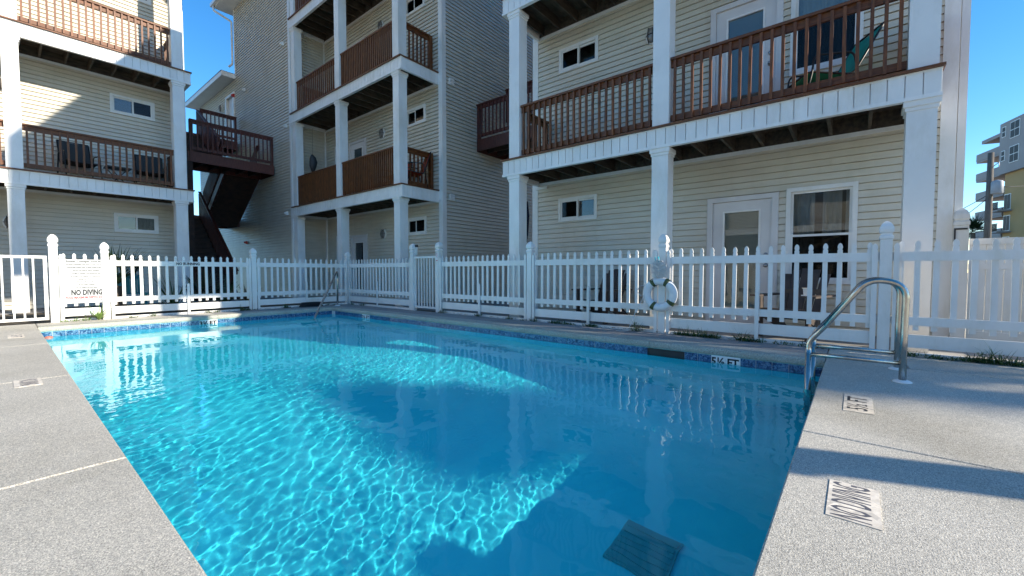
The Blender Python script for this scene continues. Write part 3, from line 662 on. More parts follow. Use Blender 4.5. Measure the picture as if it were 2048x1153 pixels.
def flight(x0, x1, ya, za, yb, zb, n, rails=True):
    fo = MB()
    for xx in (x0, x1 - .045): fo.prism([(xx, ya, za - .02), (xx, yb, zb - .02), (xx, yb, zb - .32), (xx, ya, za - .32)], (.045, 0, 0))
    f_ = fo.build('stair_flight', 'stain_red', ST); s = 1 if yb > ya else -1
    for i in range(n):
        y = ya + (yb - ya) * i / n; z = za + (zb - za) * (i + 1) / (n + 0) ; d = (yb - ya) / n
        MB().box((x0 + .046, min(y, y + d * 1.08), z - .19), (x1 - .046, max(y, y + d * 1.08), z - .15)).build('tread', 'stairwood', f_)
        MB().box((x0 + .046, y - .01 + (0 if s > 0 else -.01), z - .34), (x1 - .046, y + .015, z - .20)).build('riser', 'stairwood', f_)
    MB().prism([(x0 + .047, ya, za - .36), (x0 + .047, yb, zb - .36), (x0 + .047, yb, zb - .345), (x0 + .047, ya, za - .345)], (x1 - x0 - .094, 0, 0)).build('under_boards', 'stairwood', f_)
    if rails:
        for xx in (x0 + .02, x1 - .03):
            mb = MB(); mb.bar((xx, ya, za + .93), (xx, yb, zb + .93), .09, .04); mb.bar((xx, ya, za + .84), (xx, yb, zb + .84), .035, .09); mb.bar((xx, ya, za + .12), (xx, yb, zb + .12), .035, .09)
            h = mb.build('handrail', 'stain_red', ST); k = int(abs(yb - ya) / .14)
            for i in range(k):
                q = (i + .5) / k; y = ya + (yb - ya) * q; z = za + (zb - za) * q
                MB().box((xx - .055, y - .018, z + .06), (xx - .02, y + .018, z + .9)).build('baluster', 'stain_red', h)
flight(3.95, 5.1, 16.1, 0, 20.0, 3.1, 16)
flight(5.2, 6.36, 20.0, 3.1, 17.6, 4.72, 9)
flight(3.95, 5.1, 17.6, 4.72, 20.0, 6.26, 9)
for (x, y, z) in ((3.86, 16.36, 4.4), (6.30, 16.36, 4.4), (3.86, 17.66, 4.4), (3.9, 21.44, 6.0), (5.15, 20.02, 2.8), (5.15, 21.44, 2.8)):
    MB().box((x, y, 0), (x + .13, y + .13, z)).build('post', 'stairwood', ST) if (x, y) != (6.30, 16.36) else None
# --- landing between middle and right building
LR = empty('stair_landing', (9, 7.2, 4.4), 'dark red wooden landing bridging the gap between middle and right buildings', 'landing')
o = landing(9.0, 10.3, 5.72, 8.66, 4.74, LR)
railing(LR, lambda u, v, z: (v, u, z), (5.72, 9.0), (8.66, 9.0), 4.74, 'stain_red', 'stain_red', .14, (1, 1))
railing(LR, lambda u, v, z: (v, u, z), (5.72, 10.3), (8.66, 10.3), 5.6, 'stain_red', 'stain_red', .14, (1, 1))
for y in (5.74,): MB().box((9.02, y, 0), (9.14, y + .12, 4.5)).build('post', 'stairwood', LR)

# ------------------------------------------------------------------ picket fences
XF = lambda u, w_, z: (6.2 + w_, u, z)          # along Y
YF = lambda u, w_, z: (u, 11.05 + w_, z)        # along X
PT = 1.235
def picket_mesh(key, xf0, top, bot, hw=.024):
    p = [(-hw, bot), (hw, bot), (hw, top - .085), (hw * .72, top - .072), (hw, top - .058), (hw * .95, top - .035), (hw * .6, top - .012), (0, top), (-hw * .6, top - .012), (-hw * .95, top - .035), (-hw, top - .058), (-hw * .72, top - .072), (-hw, top - .085)]
    mb = MB(xf0); mb.prism([(u, -.011, z) for u, z in p], (0, .022, 0)); return mb.mesh('picket', 'white')
PM = {}
def fence(name, label, xf, posts, ends, tall=(), skip_end=False):
    dirY = xf is XF; base = xf(posts[0], 0, 0); root = empty(name, base, label, 'fence'); kx = 'y' if dirY else 'x'
    if kx not in PM:
        f0 = (lambda u, w_, z: (w_, u, z)) if dirY else (lambda u, w_, z: (u, w_, z))
        PM[kx] = (picket_mesh(kx, f0, PT, .272), picket_mesh(kx, f0, .66, -.03, .022), picket_mesh(kx, f0, PT - .02, -.03))
        cap = [(.051, -.05), (.051, 1.255), (.060, 1.262), (.060, 1.29), (.049, 1.30), (.047, 1.318), (.060, 1.335), (.063, 1.362), (.056, 1.395), (.038, 1.43), (.016, 1.452), (.0, 1.458)]
        mb = MB(); mb.square_stack(0, 0, cap); PM[kx + 'p'] = mb.mesh('fence_post', 'white')
    for k, u in enumerate(posts):
        o = link('fence_post', PM[kx + 'p'], root, (0, 0, 0)); x, y, z = xf(u, 0, 0); o.location = (x, y, z); o.rotation_euler = (random.uniform(-.006, .006), random.uniform(-.006, .006), 0)
        if u in tall: o.scale = (1.06, 1.06, 1.075)
    for a, b in ends:
        a2, b2 = a + .055, b - .055; Ln = b2 - a2
        for (z0, z1) in ((1.015, 1.115), (.325, .415)):
            MB(xf).box((a2 - .004, -.022, z0), (b2 + .004, .022, z1)).build('rail', 'white', root)
        n = max(3, round(Ln / .137)); sp = Ln / n
        for i in range(n):
            u = a2 + (i + .5) * sp + random.uniform(-.003, .003); me = PM[kx][0]
            o = link('picket', me, root, xf(u, 0, random.uniform(-.008, .004)))
            if dirY: o.rotation_euler.x = random.uniform(-.008, .008)
            else: o.rotation_euler.y = random.uniform(-.008, .008)
        for u in ([a2 + .035, b2 - .035] if Ln > 1 else [a2 + .035]): link('stake', PM[kx][2], root, xf(u, -.036, 0))
        cuts = [a2 + .02, (a2 + b2) / 2, b2 - .02] if Ln > 1 else [a2 + .02, b2 - .02]
        if Ln > 1: link('stake', PM[kx][1], root, xf((a2 + b2) / 2, -.036, 0))
        for c0, c1 in zip(cuts[:-1], cuts[1:]):
            t1 = random.uniform(-.006, .006)
            MB(xf).box((c0 + .004, -.012, .088 + t1), (c1 - .004, .012, .228 + t1)).build('kick_board', 'white', root)
            MB(xf).box((c0 + .004, -.012, -.06), (c1 - .004, .012, .038 + t1)).build('kick_board', 'white', root)
    return root
F1 = fence('picket_fence', 'white picket fence carrying the pool rules sign and NO RUNNING lettering', YF, (.61, 1.275, 3.82), ((.61, 1.275), (1.275, 3.82), (3.82, 6.26)), (.61,))
text('lettering', 'NO RUNNING', .078, (2.56, 11.05 - .0225, 1.065), (1, 0, 0), (0, 0, 1), 'ink', F1, .80, bold=.003)
F2 = fence('picket_fence', 'short white picket fence between the pool corner and the barred gate', XF, (11.05, 8.09), ((8.09, 11.0),), (8.09,))
F3 = fence('picket_fence', 'long white picket fence below the right building, life ring hung on its post', XF, (7.18, 4.64, 2.2, -.25, -2.7), ((4.64, 7.18), (2.2, 4.64), (-.25, 2.2), (-2.7, -.25)), (7.18,))
# red warning strip on gate post
o = MB().box((6.2 - .0575, 7.18 - .03, 1.13), (6.2 - .0545, 7.18 + .03, 1.33)).build('warning_strip', 'signwhite', F3)
for ch, z, h in (('S', 1.295, .062), ('C', 1.238, .062), (':', 1.19, .05)): text('lettering', ch, h, (6.2 - .0576, 7.18, z), (0, -1, 0), (0, 0, 1), 'redink', o, .9, bold=.001)
MB().box((6.2 - .0585, 7.18 - .028, 1.14), (6.2 - .0576, 7.18 + .028, 1.155)).build('red_bar', 'redink', o)
# barred gates
def gate(label, xf, a, b, z0, z1, nb, t=.018):
    x, y, z = xf((a + b) / 2, 0, 0); g = empty('pool_gate', (x, y, 0), label, 'gate')
    mb = MB(xf); mb.box((a, -t, z0), (a + .045, t, z1)); mb.box((b - .045, -t, z0), (b, t, z1)); mb.box((a + .045, -t, z1 - .045), (b - .045, t, z1)); mb.box((a + .045, -t, z0), (b - .045, t, z0 + .045)); mb.build('gate_frame', 'white', g)
    for i in range(nb):
        u = a + .045 + (b - a - .09) * (i + 1) / (nb + 1); MB(xf).box((u - .012, -.011, z0 + .045), (u + .012, .011, z1 - .045)).build('bar', 'white', g)
    return g
g1 = gate('white barred gate between two posts in the fence by the middle building', XF, 7.245, 8.03, .06, 1.255, 6)
MB(XF).box((7.99, .02, 1.30), (8.03, .05, 1.50)).build('latch', 'trim', g1); MB(XF).box((7.98, .01, 1.48), (8.05, .06, 1.53)).build('latch_knob', 'black', g1)
g2 = gate('wide white barred gate beside the pool rules sign', YF, -.72, .535, .05, 1.18, 9, .02)
for z in (.32, .98): MB(YF).box((.50, .021, z), (.56, .05, z + .08)).build('hinge', 'trim', g2)
# pool rules sign
sg = MB().box((.70, 11.05 - .048, .385), (1.345, 11.05 - .043, 1.125)).build('pool_rules_sign', 'signface'); tag(sg, 'white pool rules sign with NO DIVING on the picket fence', 'sign')
lines = [('Sunset Cottages Pool Rules', .045, 'ink', 1.04), ('No food or beverages in the pool or on the pool wet deck.', .026, 'ink', .82), ('Commercially bottled water in plastic bottles is allowed on', .026, 'ink', .82),
         ('the pool wet deck for patron hydration.', .026, 'ink', .82), ('No glass or animals in the fenced pool area', .026, 'ink', .82), ('(or 50 feet (15.24 meters) from unfenced pool).', .026, 'ink', .82),
         ('Bathing load: 10 persons.', .026, 'ink', .82), ('Pool hours 8 a.m. to 10 p.m.', .026, 'ink', .82), ('Shower before entering.', .026, 'ink', .82), ('Do not swallow the pool water.', .026, 'ink', .82)]
z = 1.09
for s, h, mm, sx in lines:
    text('lettering', s, h, (1.02, 11.05 - .048, z), (1, 0, 0), (0, 0, 1), mm, sg, sx, bold=.0012); z -= .058 if h > .03 else .053
text('lettering', 'NO DIVING', .135, (1.02, 11.05 - .048, .515), (1, 0, 0), (0, 0, 1), 'ink', sg, .58, bold=.006)
text('lettering', 'POOL MAXIMUM DEPTH: 5½ FEET.', .055, (1.03, 11.05 - .048, .425), (1, 0, 0), (0, 0, 1), 'redink', sg, .68, bold=.002)
# white solid privacy fence beside the right building
PV = empty('privacy_fence', (7.75, -2, 0), 'solid cream-white panel fence with a capped post beside the right building', 'fence')
XP = lambda u, w_, z: (7.78 + w_, u, z)
mb = MB(); mb.square_stack(7.62, -1.0, [(.064, 0), (.064, 1.47), (.072, 1.48), (.072, 1.52), (.06, 1.535), (.07, 1.56), (.066, 1.61), (.045, 1.66), (.012, 1.69)]); mb.build('fence_post', 'vinyl_panel', PV)
for a, b in ((-2.15, -1.1), (-4.4, -2.2)):
    MB(XP).box((b, -.025, 1.24), (a, .025, 1.315)).build('rail', 'vinyl_panel', PV); MB(XP).box((b, -.022, .93), (a, .022, 1.0)).build('rail', 'vinyl_panel', PV); MB(XP).box((b, -.025, .05), (a, .025, .15)).build('rail', 'vinyl_panel', PV)
    n = round((b - a) / .155); wd = (b - a) / n
    for i in range(n): MB(XP).box((a + i * wd + .003, -.012, .15), (a + (i + 1) * wd - .003, .012, 1.24)).build('board', 'vinyl_panel', PV)
MB(XP).box((-1.075, -.03, .35), (-1.06, -.01, 1.2)).build('drop_rod', 'trim', PV)
MB().box((7.545, -1.05, 1.42), (7.555, -.95, 1.44)).build('latch', 'black', PV); MB().box((7.54, -.95, 1.2), (7.56, -.935, 1.44)).build('latch_arm', 'black', PV)

# ------------------------------------------------------------------ pool ladder and handrail
LD = empty('pool_ladder', (4.9, -.3, 0), 'stainless steel pool ladder with two looped rails and crossbars', 'ladder')
for x in (4.63, 5.21):
    path = fillet([(x, .315, -1.0), (x, .315, .27), (x, -.03, .73), (x, -.13, .845), (x, -.315, .72), (x, -.315, .0)], {1: .12, 2: .12, 3: .16, 4: .2}, 8)
    # smooth crown
    pts = [(x, .315, -1.0), (x, .315, .16)] + [tuple(p) for p in fillet([(x, .315, .16), (x, .315, .27), (x, .20, .42)], .1, 6)] + [tuple(p) for p in fillet([(x, .20, .42), (x, -.085, .845), (x, -.32, .80), (x, -.315, .40)], {1: .21, 2: .19}, 10)] + [(x, -.315, .0)]
    mb = MB(); mb.tube(pts, .0245, 14); rl = mb.build('rail', 'steel', LD)
    mb = MB(); mb.tube([(x, .315, .155), (x, -.315, .155)], .019, 12); mb.build('crossbar', 'steel', LD)
    mb = MB(); mb.lathe(x, -.315, [(.062, .001), (.062, .008), (.045, .018), (.027, .022)], 20); mb.sm = True; mb.build('escutcheon', 'signwhite', LD)
for z in (-.36, -.62, -.88): MB().box((4.655, .26, z), (5.185, .35, z + .02)).build('tread', 'steel', LD)
HR = empty('pool_handrail', (5.6, 10.8, 0), 'single stainless handrail leading into the pool corner steps', 'handrail')
hp = fillet([(5.66, 10.62, 0), (5.70, 10.66, .80), (5.60, 10.5, .92), (4.62, 9.72, -.17), (4.60, 9.70, -.30), (4.60, 9.70, -.62)], {1: .12, 2: .10, 3: .08}, 6)
mb = MB(); mb.tube(hp, .024, 12); mb.build('rail', 'steel', HR)
mb = MB(); mb.lathe(5.66, 10.62, [(.07, .001), (.07, .010), (.05, .02), (.026, .024)], 20); mb.build('escutcheon', 'signwhite', HR)
# small pink float near the corner
mb = MB(lambda x, y, z: (.47 + x, 10.02 + y, WL + z)); mb.lathe(0, 0, [(.01, -.03), (.045, -.02), (.055, .005), (.04, .022), (.015, .03)], 16); mb.sm = True
tag(mb.build('float', 'pink'), 'small pink float on the water in the pool corner by the sign', 'float')

# ------------------------------------------------------------------ life ring
LRg = empty('life_ring', (6.12, 2.21, .57), 'white life ring with green bands and a tangled throw rope', 'life ring')
c = Vector((6.115, 2.21, .57)); RR, rr = .195, .058
def rp(a, t): return (c.x - rr * 1.0 * math.sin(t) * .95, c.y + (RR + rr * math.cos(t)) * math.cos(a), c.z + (RR + rr * math.cos(t)) * math.sin(a))
mb = MB(); mb.tube([(c.x, c.y + RR * math.cos(a), c.z + RR * math.sin(a)) for a in [2 * math.pi * i / 48 for i in range(48)]], rr, 16, True); mb.build('ring', 'ring', LRg)
for a0 in (1.05, 2.1, 3.75, 5.2):
    mb = MB(); mb.tube([(c.x, c.y + RR * math.cos(a0 + d), c.z + RR * math.sin(a0 + d)) for d in [-.13 + .26 * i / 6 for i in range(7)]], rr + .003, 16); mb.build('band', 'band', LRg)
rnd = random.Random(4)
mb = MB(); top = Vector((6.10, 2.215, 1.07))
for k in range(22):
    sp = rnd.uniform(.03, .135); ph = rnd.choice((-1, 1)) * rnd.uniform(.2, 1); lo = rnd.uniform(.16, .31)
    pts = []
    for i in range(15):
        q = i / 14; a = q * 2 * math.pi; pts.append(top + Vector((-.02 + rnd.uniform(-.012, .012), sp * math.sin(a) * ph + .02 * math.sin(3 * a + k), -lo * (1 - math.cos(a)) / 2 + .01 * math.sin(4 * a + k))))
    mb.tube(pts, .0036, 5)
for k in range(9):
    z0 = rnd.uniform(.80, 1.0); pts = [top + Vector((-.035, .12 * math.sin(i * .9 + k), z0 - 1.07 + .04 * math.sin(i * 1.7 + 2 * k))) for i in range(9)]; mb.tube(pts, .0036, 5)
mb.tube([(6.06, 2.42, .70), (6.05, 2.50, .68), (6.05, 2.53, .60), (6.05, 2.47, .54), (6.05, 2.43, .56), (6.05, 2.44, .50), (6.0, 2.53, .30), (5.95, 2.62, .02), (5.93, 2.72, .006), (5.92, 2.80, .006)], .005, 6)
mb.build('rope', 'rope', LRg)
mb = MB(); mb.tube([top + Vector((-.02, .0, -.03)), top + Vector((-.02, .015, .05))], .012, 8); mb.tube([top + Vector((-.02, .05, -.02)), top + Vector((-.02, .06, .045))], .007, 8); mb.build('clip', 'clip', LRg)

# ------------------------------------------------------------------ furniture
def place(name, label, cat, loc, rz, group=None):
    o = empty(name, (0, 0, 0), label, cat, group); return o
def finish(o, loc, rz): o.location = loc; o.rotation_euler = (0, 0, rz)
def adirondack(label, loc, rz):
    o = place('adirondack_chair', label, 'chair', loc, rz)
    # local: faces +x
    for i in range(6):
        x = .02 + i * .085; z = .27 + i * .022; MB().box((x, -.26, z), (x + .07, .26, z + .022)).build('seat_slat', 'adir', o)
    for i, y in enumerate((-.20, -.10, 0, .10, .20)):
        t_ = .95 - .02 * abs(i - 2) ** 2; mb = MB(); mb.hexa([(.06, y - .046, .22), (.06, y + .046, .22), (.035, y + .046, .22), (.035, y - .046, .22)], [(-.27, y * 1.2 - .052, t_), (-.27, y * 1.2 + .052, t_), (-.295, y * 1.2 + .052, t_), (-.295, y * 1.2 - .052, t_)]); mb.build('back_slat', 'adir', o)
    MB().bar((-.14, -.27, .62), (-.14, .27, .62), .03, .07).build('back_rail', 'adir', o)
    for s in (-1, 1):
        MB().box((-.20, s * .33 - .065, .56), (.58, s * .33 + .065, .585)).build('arm', 'adir', o)
        MB().box((.44, s * .29 - .02, 0), (.54, s * .29 + .02, .56)).build('leg', 'adir', o)
        mb = MB(); mb.prism([(.52, s * .255 - .015, .40), (.52, s * .255 - .015, .28), (-.28, s * .255 - .015, .0), (-.40, s * .255 - .015, .0), (-.1, s * .255 - .015, .22)], (0, .03, 0)); mb.build('leg', 'adir', o)
    finish(o, loc, rz); return o
adirondack('brown Adirondack chair below the large window of the right building', (7.15, .62, 0), math.pi - .25)
adirondack('brown Adirondack chair behind the fence under the small window', (7.15, 3.55, 0), math.pi - .15)
o = MB().box((6.56, .44, .587), (6.64, .54, .60)); o.lathe(6.60, .49, [(.03, .601), (.032, .64), (.036, .68), (.05, .69)], 12)
tag(o.build('cup', 'signwhite'), 'white cup left on the arm of the brown Adirondack chair', 'cup')
def sling_chair(label, loc, rz, fabric, seat=.40, back=.95, rec=.28, wd=.29, group=None, cat='chair', name='patio_chair'):
    o = place(name, label, cat, loc, rz, group); f0, b0 = .30, -.22
    for s in (-1, 1):
        y = s * wd; mb = MB(); mb.tube(fillet([(f0 + .06, y, 0), (f0 - .02, y, seat), (f0 - .04, y, seat + .21), (b0 + .02, y, seat + .23), (b0 - .10, y, 0)], .08, 5), .013, 8); mb.build('leg_frame', 'black', o)
        mb = MB(); mb.tube(fillet([(f0 + .10, y * .9, seat - .05), (f0, y * .9, seat + .02), (b0, y * .9, seat - .04), (b0 - rec, y * .9, back)], .08, 5), .013, 8); mb.build('side_rail', 'black', o)
    prof = fillet([(f0 + .10, 0, seat - .045), (f0, 0, seat + .022), (b0 + .02, 0, seat - .05), (b0 - rec, 0, back)], .09, 6)
    mb = MB(); n = len(prof); yy = wd * .88
    for p in prof:
        for y, dz in ((-yy, 0), (-yy * .5, -.014), (0, -.02), (yy * .5, -.014), (yy, 0)): mb.v.append((p.x, y, p.z + dz))
    for i in range(n - 1):
        for k in range(4): mb.f.append((i * 5 + k, i * 5 + k + 1, i * 5 + k + 6, i * 5 + k + 5))
    nv = len(mb.v); mb.v += [(x - .004, y, z - .008) for x, y, z in mb.v]; mb.f += [tuple(nv + k for k in reversed(f)) for f in list(mb.f)]
    mb.sm = True; mb.build('sling', fabric, o)
    mb = MB(); mb.tube([(b0 - rec, -wd * .9, back), (b0 - rec, wd * .9, back)], .013, 8); mb.tube([(f0 + .10, -wd * .9, seat - .05), (f0 + .10, wd * .9, seat - .05)], .013, 8); mb.build('crossbar', 'black', o)
    finish(o, loc, rz); return o
sling_chair('green sling lounge chair on the upper balcony of the right building', (7.12, .42, D[1] + .03), math.pi / 2 + .55, 'sling_teal', .34, .92, .34, .31)
sling_chair('dark mesh patio chair on the left balcony, left of the little table', (1.32, 14.78, D[1] + .03), -math.pi / 2 + .15, 'sling_dark', .42, .98, .20, .31)
sling_chair('dark mesh patio chair on the left balcony, below the small window by the corner column', (2.66, 14.78, D[1] + .03), -math.pi / 2 - .1, 'sling_dark', .42, .95, .20, .31)
sling_chair('orange red patio chair at the end of the middle balcony', (7.15, 9.30, D[1] + .03), math.pi - .4, 'sling_red', .42, .98, .2, .29)
sling_chair('orange red patio chair by the door of the middle balcony', (7.15, 10.1, D[1] + .03), math.pi + .2, 'sling_red', .42, .9, .2, .29)
def side_table(label, loc, top='black'):
    o = place('side_table', label, 'table', loc, 0); MB().box((-.24, -.22, .40), (.24, .22, .43)).build('table_top', top, o)
    for s in (-1, 1):
        mb = MB(); mb.tube([(-.18, s * .18, .40), (.14, s * .18, 0)], .012, 6); mb.tube([(.18, s * .18, .40), (-.14, s * .18, 0)], .012, 6); mb.build('crossed_legs', 'black', o)
    finish(o, loc, 0)
side_table('small black folding table between the two dark balcony chairs', (2.0, 14.72, D[1] + .03))
# teal bench behind the left fence
TB = empty('bench', (1.75, 12.6, 0), 'teal wooden bench behind the picket fence by the left building', 'bench')
for i in range(6): MB().box((1.42 + i * .12, 12.84, .40), (1.525 + i * .12, 12.87, .86 - (.03 if i in (0, 5) else 0))).build('back_slat', 'teal', TB)
MB().box((1.40, 12.874, .74), (2.14, 12.90, .80)).build('back_rail', 'teal', TB)
for i in range(4): MB().box((1.40, 12.44 + i * .10, .40), (2.14, 12.53 + i * .10, .425)).build('seat_slat', 'teal', TB)
for x in (1.42, 2.07):
    for y in (12.46, 12.78): MB().box((x, y, 0), (x + .05, y + .05, .399)).build('leg', 'teal', TB)
# dark bird ornament and towel
mb = MB(lambda x, y, z: (6.95 + x, 14.55 + y, 4.62 + z)); mb.tube([(0, 0, -.28), (0, 0, -.1), (.02, 0, .05), (.0, 0, .2), (-.03, 0, .3)], [.05, .11, .13, .10, .03], 10); mb.tube([(0, 0, .3), (0, 0, 1.2)], .004, 5)
tag(mb.build('bird_ornament', 'statue'), 'dark hanging bird ornament in the corner of the middle balcony', 'ornament')
mb = MB()
for k in range(5): mb.tube([(7.9 + .03 * k, 6.02 + .04 * k, 2.55), (7.9 + .03 * k, 6.0 + .05 * k, 2.2), (7.92 + .02 * k, 6.03 + .03 * k, 1.75 - .07 * (k % 3))], [.03, .05, .035], 7)
tag(mb.build('towel', 'towel'), 'dark towel hanging beside the corner of the right building', 'towel')
mb = MB(lambda x, y, z: (7.35 + x, 1.62 + y, D[1] + .03 + z)); mb.lathe(0, 0, [(.05, 0), (.045, .12), (.06, .13), (.02, .2)], 10)
tag(mb.build('lantern', 'black'), 'small black lantern on the right balcony floor beside the door', 'lantern')
# brown cushions / dark hose coil at the pool corner
mb = MB()
for k in range(4): mb.tube([(4.75 + .33 * 1 + (.33 - .02 * k) * math.cos(a) * .9, 10.86 + (.10) * math.sin(a), .02 + .028 * k) for a in [2 * math.pi * i / 20 for i in range(20)]], .013, 6, True)
tag(mb.build('hose', 'black'), 'black hose coiled on the deck beside the corner handrail', 'hose')

# ------------------------------------------------------------------ plants
def blade(mb, base, d, ln, wd, droop=.5, seg=4, tw=0.):
    d = Vector(d).normalized(); side = d.cross(Vector((0, 0, 1))); side = side.normalized() if side.length > .05 else Vector((1, 0, 0)); p = Vector(base); n0 = len(mb.v); dd = d.copy()
    for i in range(seg + 1):
        q = i / seg; w_ = wd * (1 - q) ** .8 * (.6 + .4 * min(1, q * 4)) if i < seg else .0005
        mb.v += [tuple(p - side * w_), tuple(p + side * w_)]; dd = (dd + Vector((0, 0, -droop / seg))).normalized(); p = p + dd * (ln / seg)
    for i in range(seg): a = n0 + 2 * i; mb.f.append((a, a + 1, a + 3, a + 2))
def rosette(name, label, cat, loc, n, ln, wd, m, group=None, spread=1.2, droop=.5, seed=0):
    r_ = random.Random(seed); mb = MB()
    for k in range(n):
        a = r_.uniform(0, 2 * math.pi); e = r_.uniform(.25, spread); blade(mb, (0, 0, 0), (math.cos(a) * math.sin(e), math.sin(a) * math.sin(e), math.cos(e)), ln * r_.uniform(.6, 1.1), wd, droop * r_.uniform(.5, 1.4))
    me = bpy.data.meshes.new(name); me.from_pydata(mb.v, [], mb.f); me.materials.append(MATS[m]); o = link(name, me, None, loc); return tag(o, label, cat, group)
rosette('yucca', 'bright green spiky yucca growing at the fence foot under the pool rules sign', 'plant', (1.15, 10.93, .0), 26, .40, .014, 'leaf_light', None, 1.1, .25, 1)
def fan_leaf(mb, base, d, stem, size, rnd):
    d = Vector(d).normalized(); b = Vector(base); tip = b + d * stem; mb.tube([tuple(b), tuple(b + d * stem * .5 + Vector((0, 0, .03))), tuple(tip)], [.012, .009, .006], 5)
    side = d.cross(Vector((0, 0, 1))).normalized(); upv = side.cross(d)
    n = 18; bw = .016 if stem > .6 or size < .6 else .026
    for k in range(n):
        a = -1.9 + 3.8 * k / (n - 1); v_ = d * math.cos(a) + side * math.sin(a) + upv * .12
        blade(mb, tip, v_, size * (.75 + .25 * math.cos(a)) * rnd.uniform(.9, 1.08), bw * size / .5, .35, 3)
def palm(label, loc, h, nfr, stem, size, m, seed, cat='palm', name='fan_palm', trunk_r=.09):
    r_ = random.Random(seed); o = empty(name, loc, label, cat); l0 = Vector(loc)
    mb = MB(); mb.tube([tuple(l0 + Vector((.03 * math.sin(i), 0, h * i / 6 - .05))) for i in range(7)], [trunk_r * (1.15 - .05 * i) for i in range(7)], 10); mb.build('trunk', 'trunk', o)
    for k in range(nfr):
        a = k * 2.4 + r_.uniform(-.3, .3); e = r_.uniform(.15, 1.45); mb = MB(); fan_leaf(mb, tuple(l0 + Vector((0, 0, h))), (math.cos(a) * math.sin(e), math.sin(a) * math.sin(e), math.cos(e)), stem * r_.uniform(.8, 1.2), size, r_)
        mb.sm = False; me = bpy.data.meshes.new('frond'); me.from_pydata(mb.v, [], mb.f); me.materials.append(MATS[m]); link('frond', me, o)
palm('low fan palm behind the pool rules sign against the left building', (1.62, 12.3, 0), .65, 15, .38, .52, 'palmleaf', 3)
palm('low fan palm by the stairs behind the NO RUNNING rail', (3.2, 12.5, 0), .25, 12, .30, .50, 'palmleaf', 5)
for k, (x, y, ln) in enumerate(((2.55, 12.2, .95), (3.75, 12.9, .85))):
    rosette('flax_plant', ['tall dark strap-leaved plant beside the teal bench', 'tall dark strap-leaved plant near the foot of the stairs'][k], 'plant', (x, y, 0), 34, ln, .026, 'leaf', None, .9, .5, 20 + k)
rosette('dry_plant', 'dry brown strap-leaved plant at the foot of the red stairs', 'plant', (4.35, 13.2, 0), 40, .9, .03, 'leaf_dry', None, 1.2, .8, 31)
wd_l = 'low green weed tuft growing at the foot of the white fence'
wspots = [(.85, 10.98, .10), (1.0, 11.0, .13), (.72, 10.99, .09), (2.9, 10.98, .10), (3.55, 10.99, .17), (3.66, 10.97, .10), (4.5, 10.99, .16), (4.9, 10.99, .12), (6.12, 10.7, .08), (6.12, 10.2, .10), (6.1, 7.0, .15), (6.1, 5.9, .16), (6.11, 4.5, .12), (6.12, 4.1, .07), (6.12, 3.9, .12),
          (6.1, 3.4, .07), (6.1, 2.55, .30), (6.11, 1.9, .16), (6.11, 1.75, .18), (6.11, 1.6, .20), (6.1, 1.45, .14), (6.1, 1.15, .22), (6.11, .95, .10), (6.1, .7, .10), (6.1, .45, .12), (6.1, .3, .09), (6.12, -.45, .13), (6.1, -.62, .10), (6.12, -.95, .14), (6.1, -1.05, .28), (6.12, -1.15, .18), (6.12, -1.3, .16)]
wr = random.Random(77)
for k in range(26):
    y = wr.uniform(-2.2, 5.2); wspots.append((6.11, y, wr.uniform(.04, .11)))
for k in range(10): wspots.append((wr.uniform(1.4, 6.0), 10.985, wr.uniform(.04, .10)))
def weed_name(x, y):
    if x < 1.4: return 'fresh green weeds under the pool rules sign', 'weeds under the pool rules sign'
    if x < 6.05: return 'low weeds at the foot of the NO RUNNING fence panels', 'weeds under the NO RUNNING fence'
    if y > 5: return 'low weeds at the fence foot near the barred gate', 'weeds near the barred gate'
    if y > 2.4: return 'low weeds at the fence foot between gate and life ring', 'weeds between gate and life ring'
    if y > -.2: return 'dark weeds at the fence foot between life ring and pool ladder', 'weeds between life ring and ladder'
    return 'spiky weeds at the fence foot in front of the solid privacy fence', 'weeds before the privacy fence'
for k, (x, y, h) in enumerate(wspots):
    r_ = random.Random(50 + k); mb = MB(); nb = 18 + int(h * 90)
    for j in range(nb):
        a = r_.uniform(0, 6.28); e = r_.uniform(.1, 1.3); q = r_.uniform(.35, 1.1)
        b0 = (r_.uniform(-.05, .05) if x < 6 else r_.uniform(-.02, .03), r_.uniform(-.03, .03) if x < 6 else r_.uniform(-.07, .07), -.01)
        blade(mb, b0, (math.cos(a) * math.sin(e), math.sin(a) * math.sin(e), math.cos(e)), h * q, .004 + .004 * r_.random(), .7, 3)
        if r_.random() < .5:
            for _ in range(3): blade(mb, (b0[0] + r_.uniform(-.05, .05), b0[1] + r_.uniform(-.06, .06), h * q * .35 * r_.random()), (r_.uniform(-1, 1), r_.uniform(-1, 1), .6), .035, .009, .3, 2)
    me = bpy.data.meshes.new('weed_tuft'); me.from_pydata(mb.v, [], mb.f); me.materials.append(MATS['leaf_light' if x < 1.2 else 'leaf']); wl, wg = weed_name(x, y); link('weed_tuft', me, None, (x, y, 0), label=wl, cat='weed', group=wg)

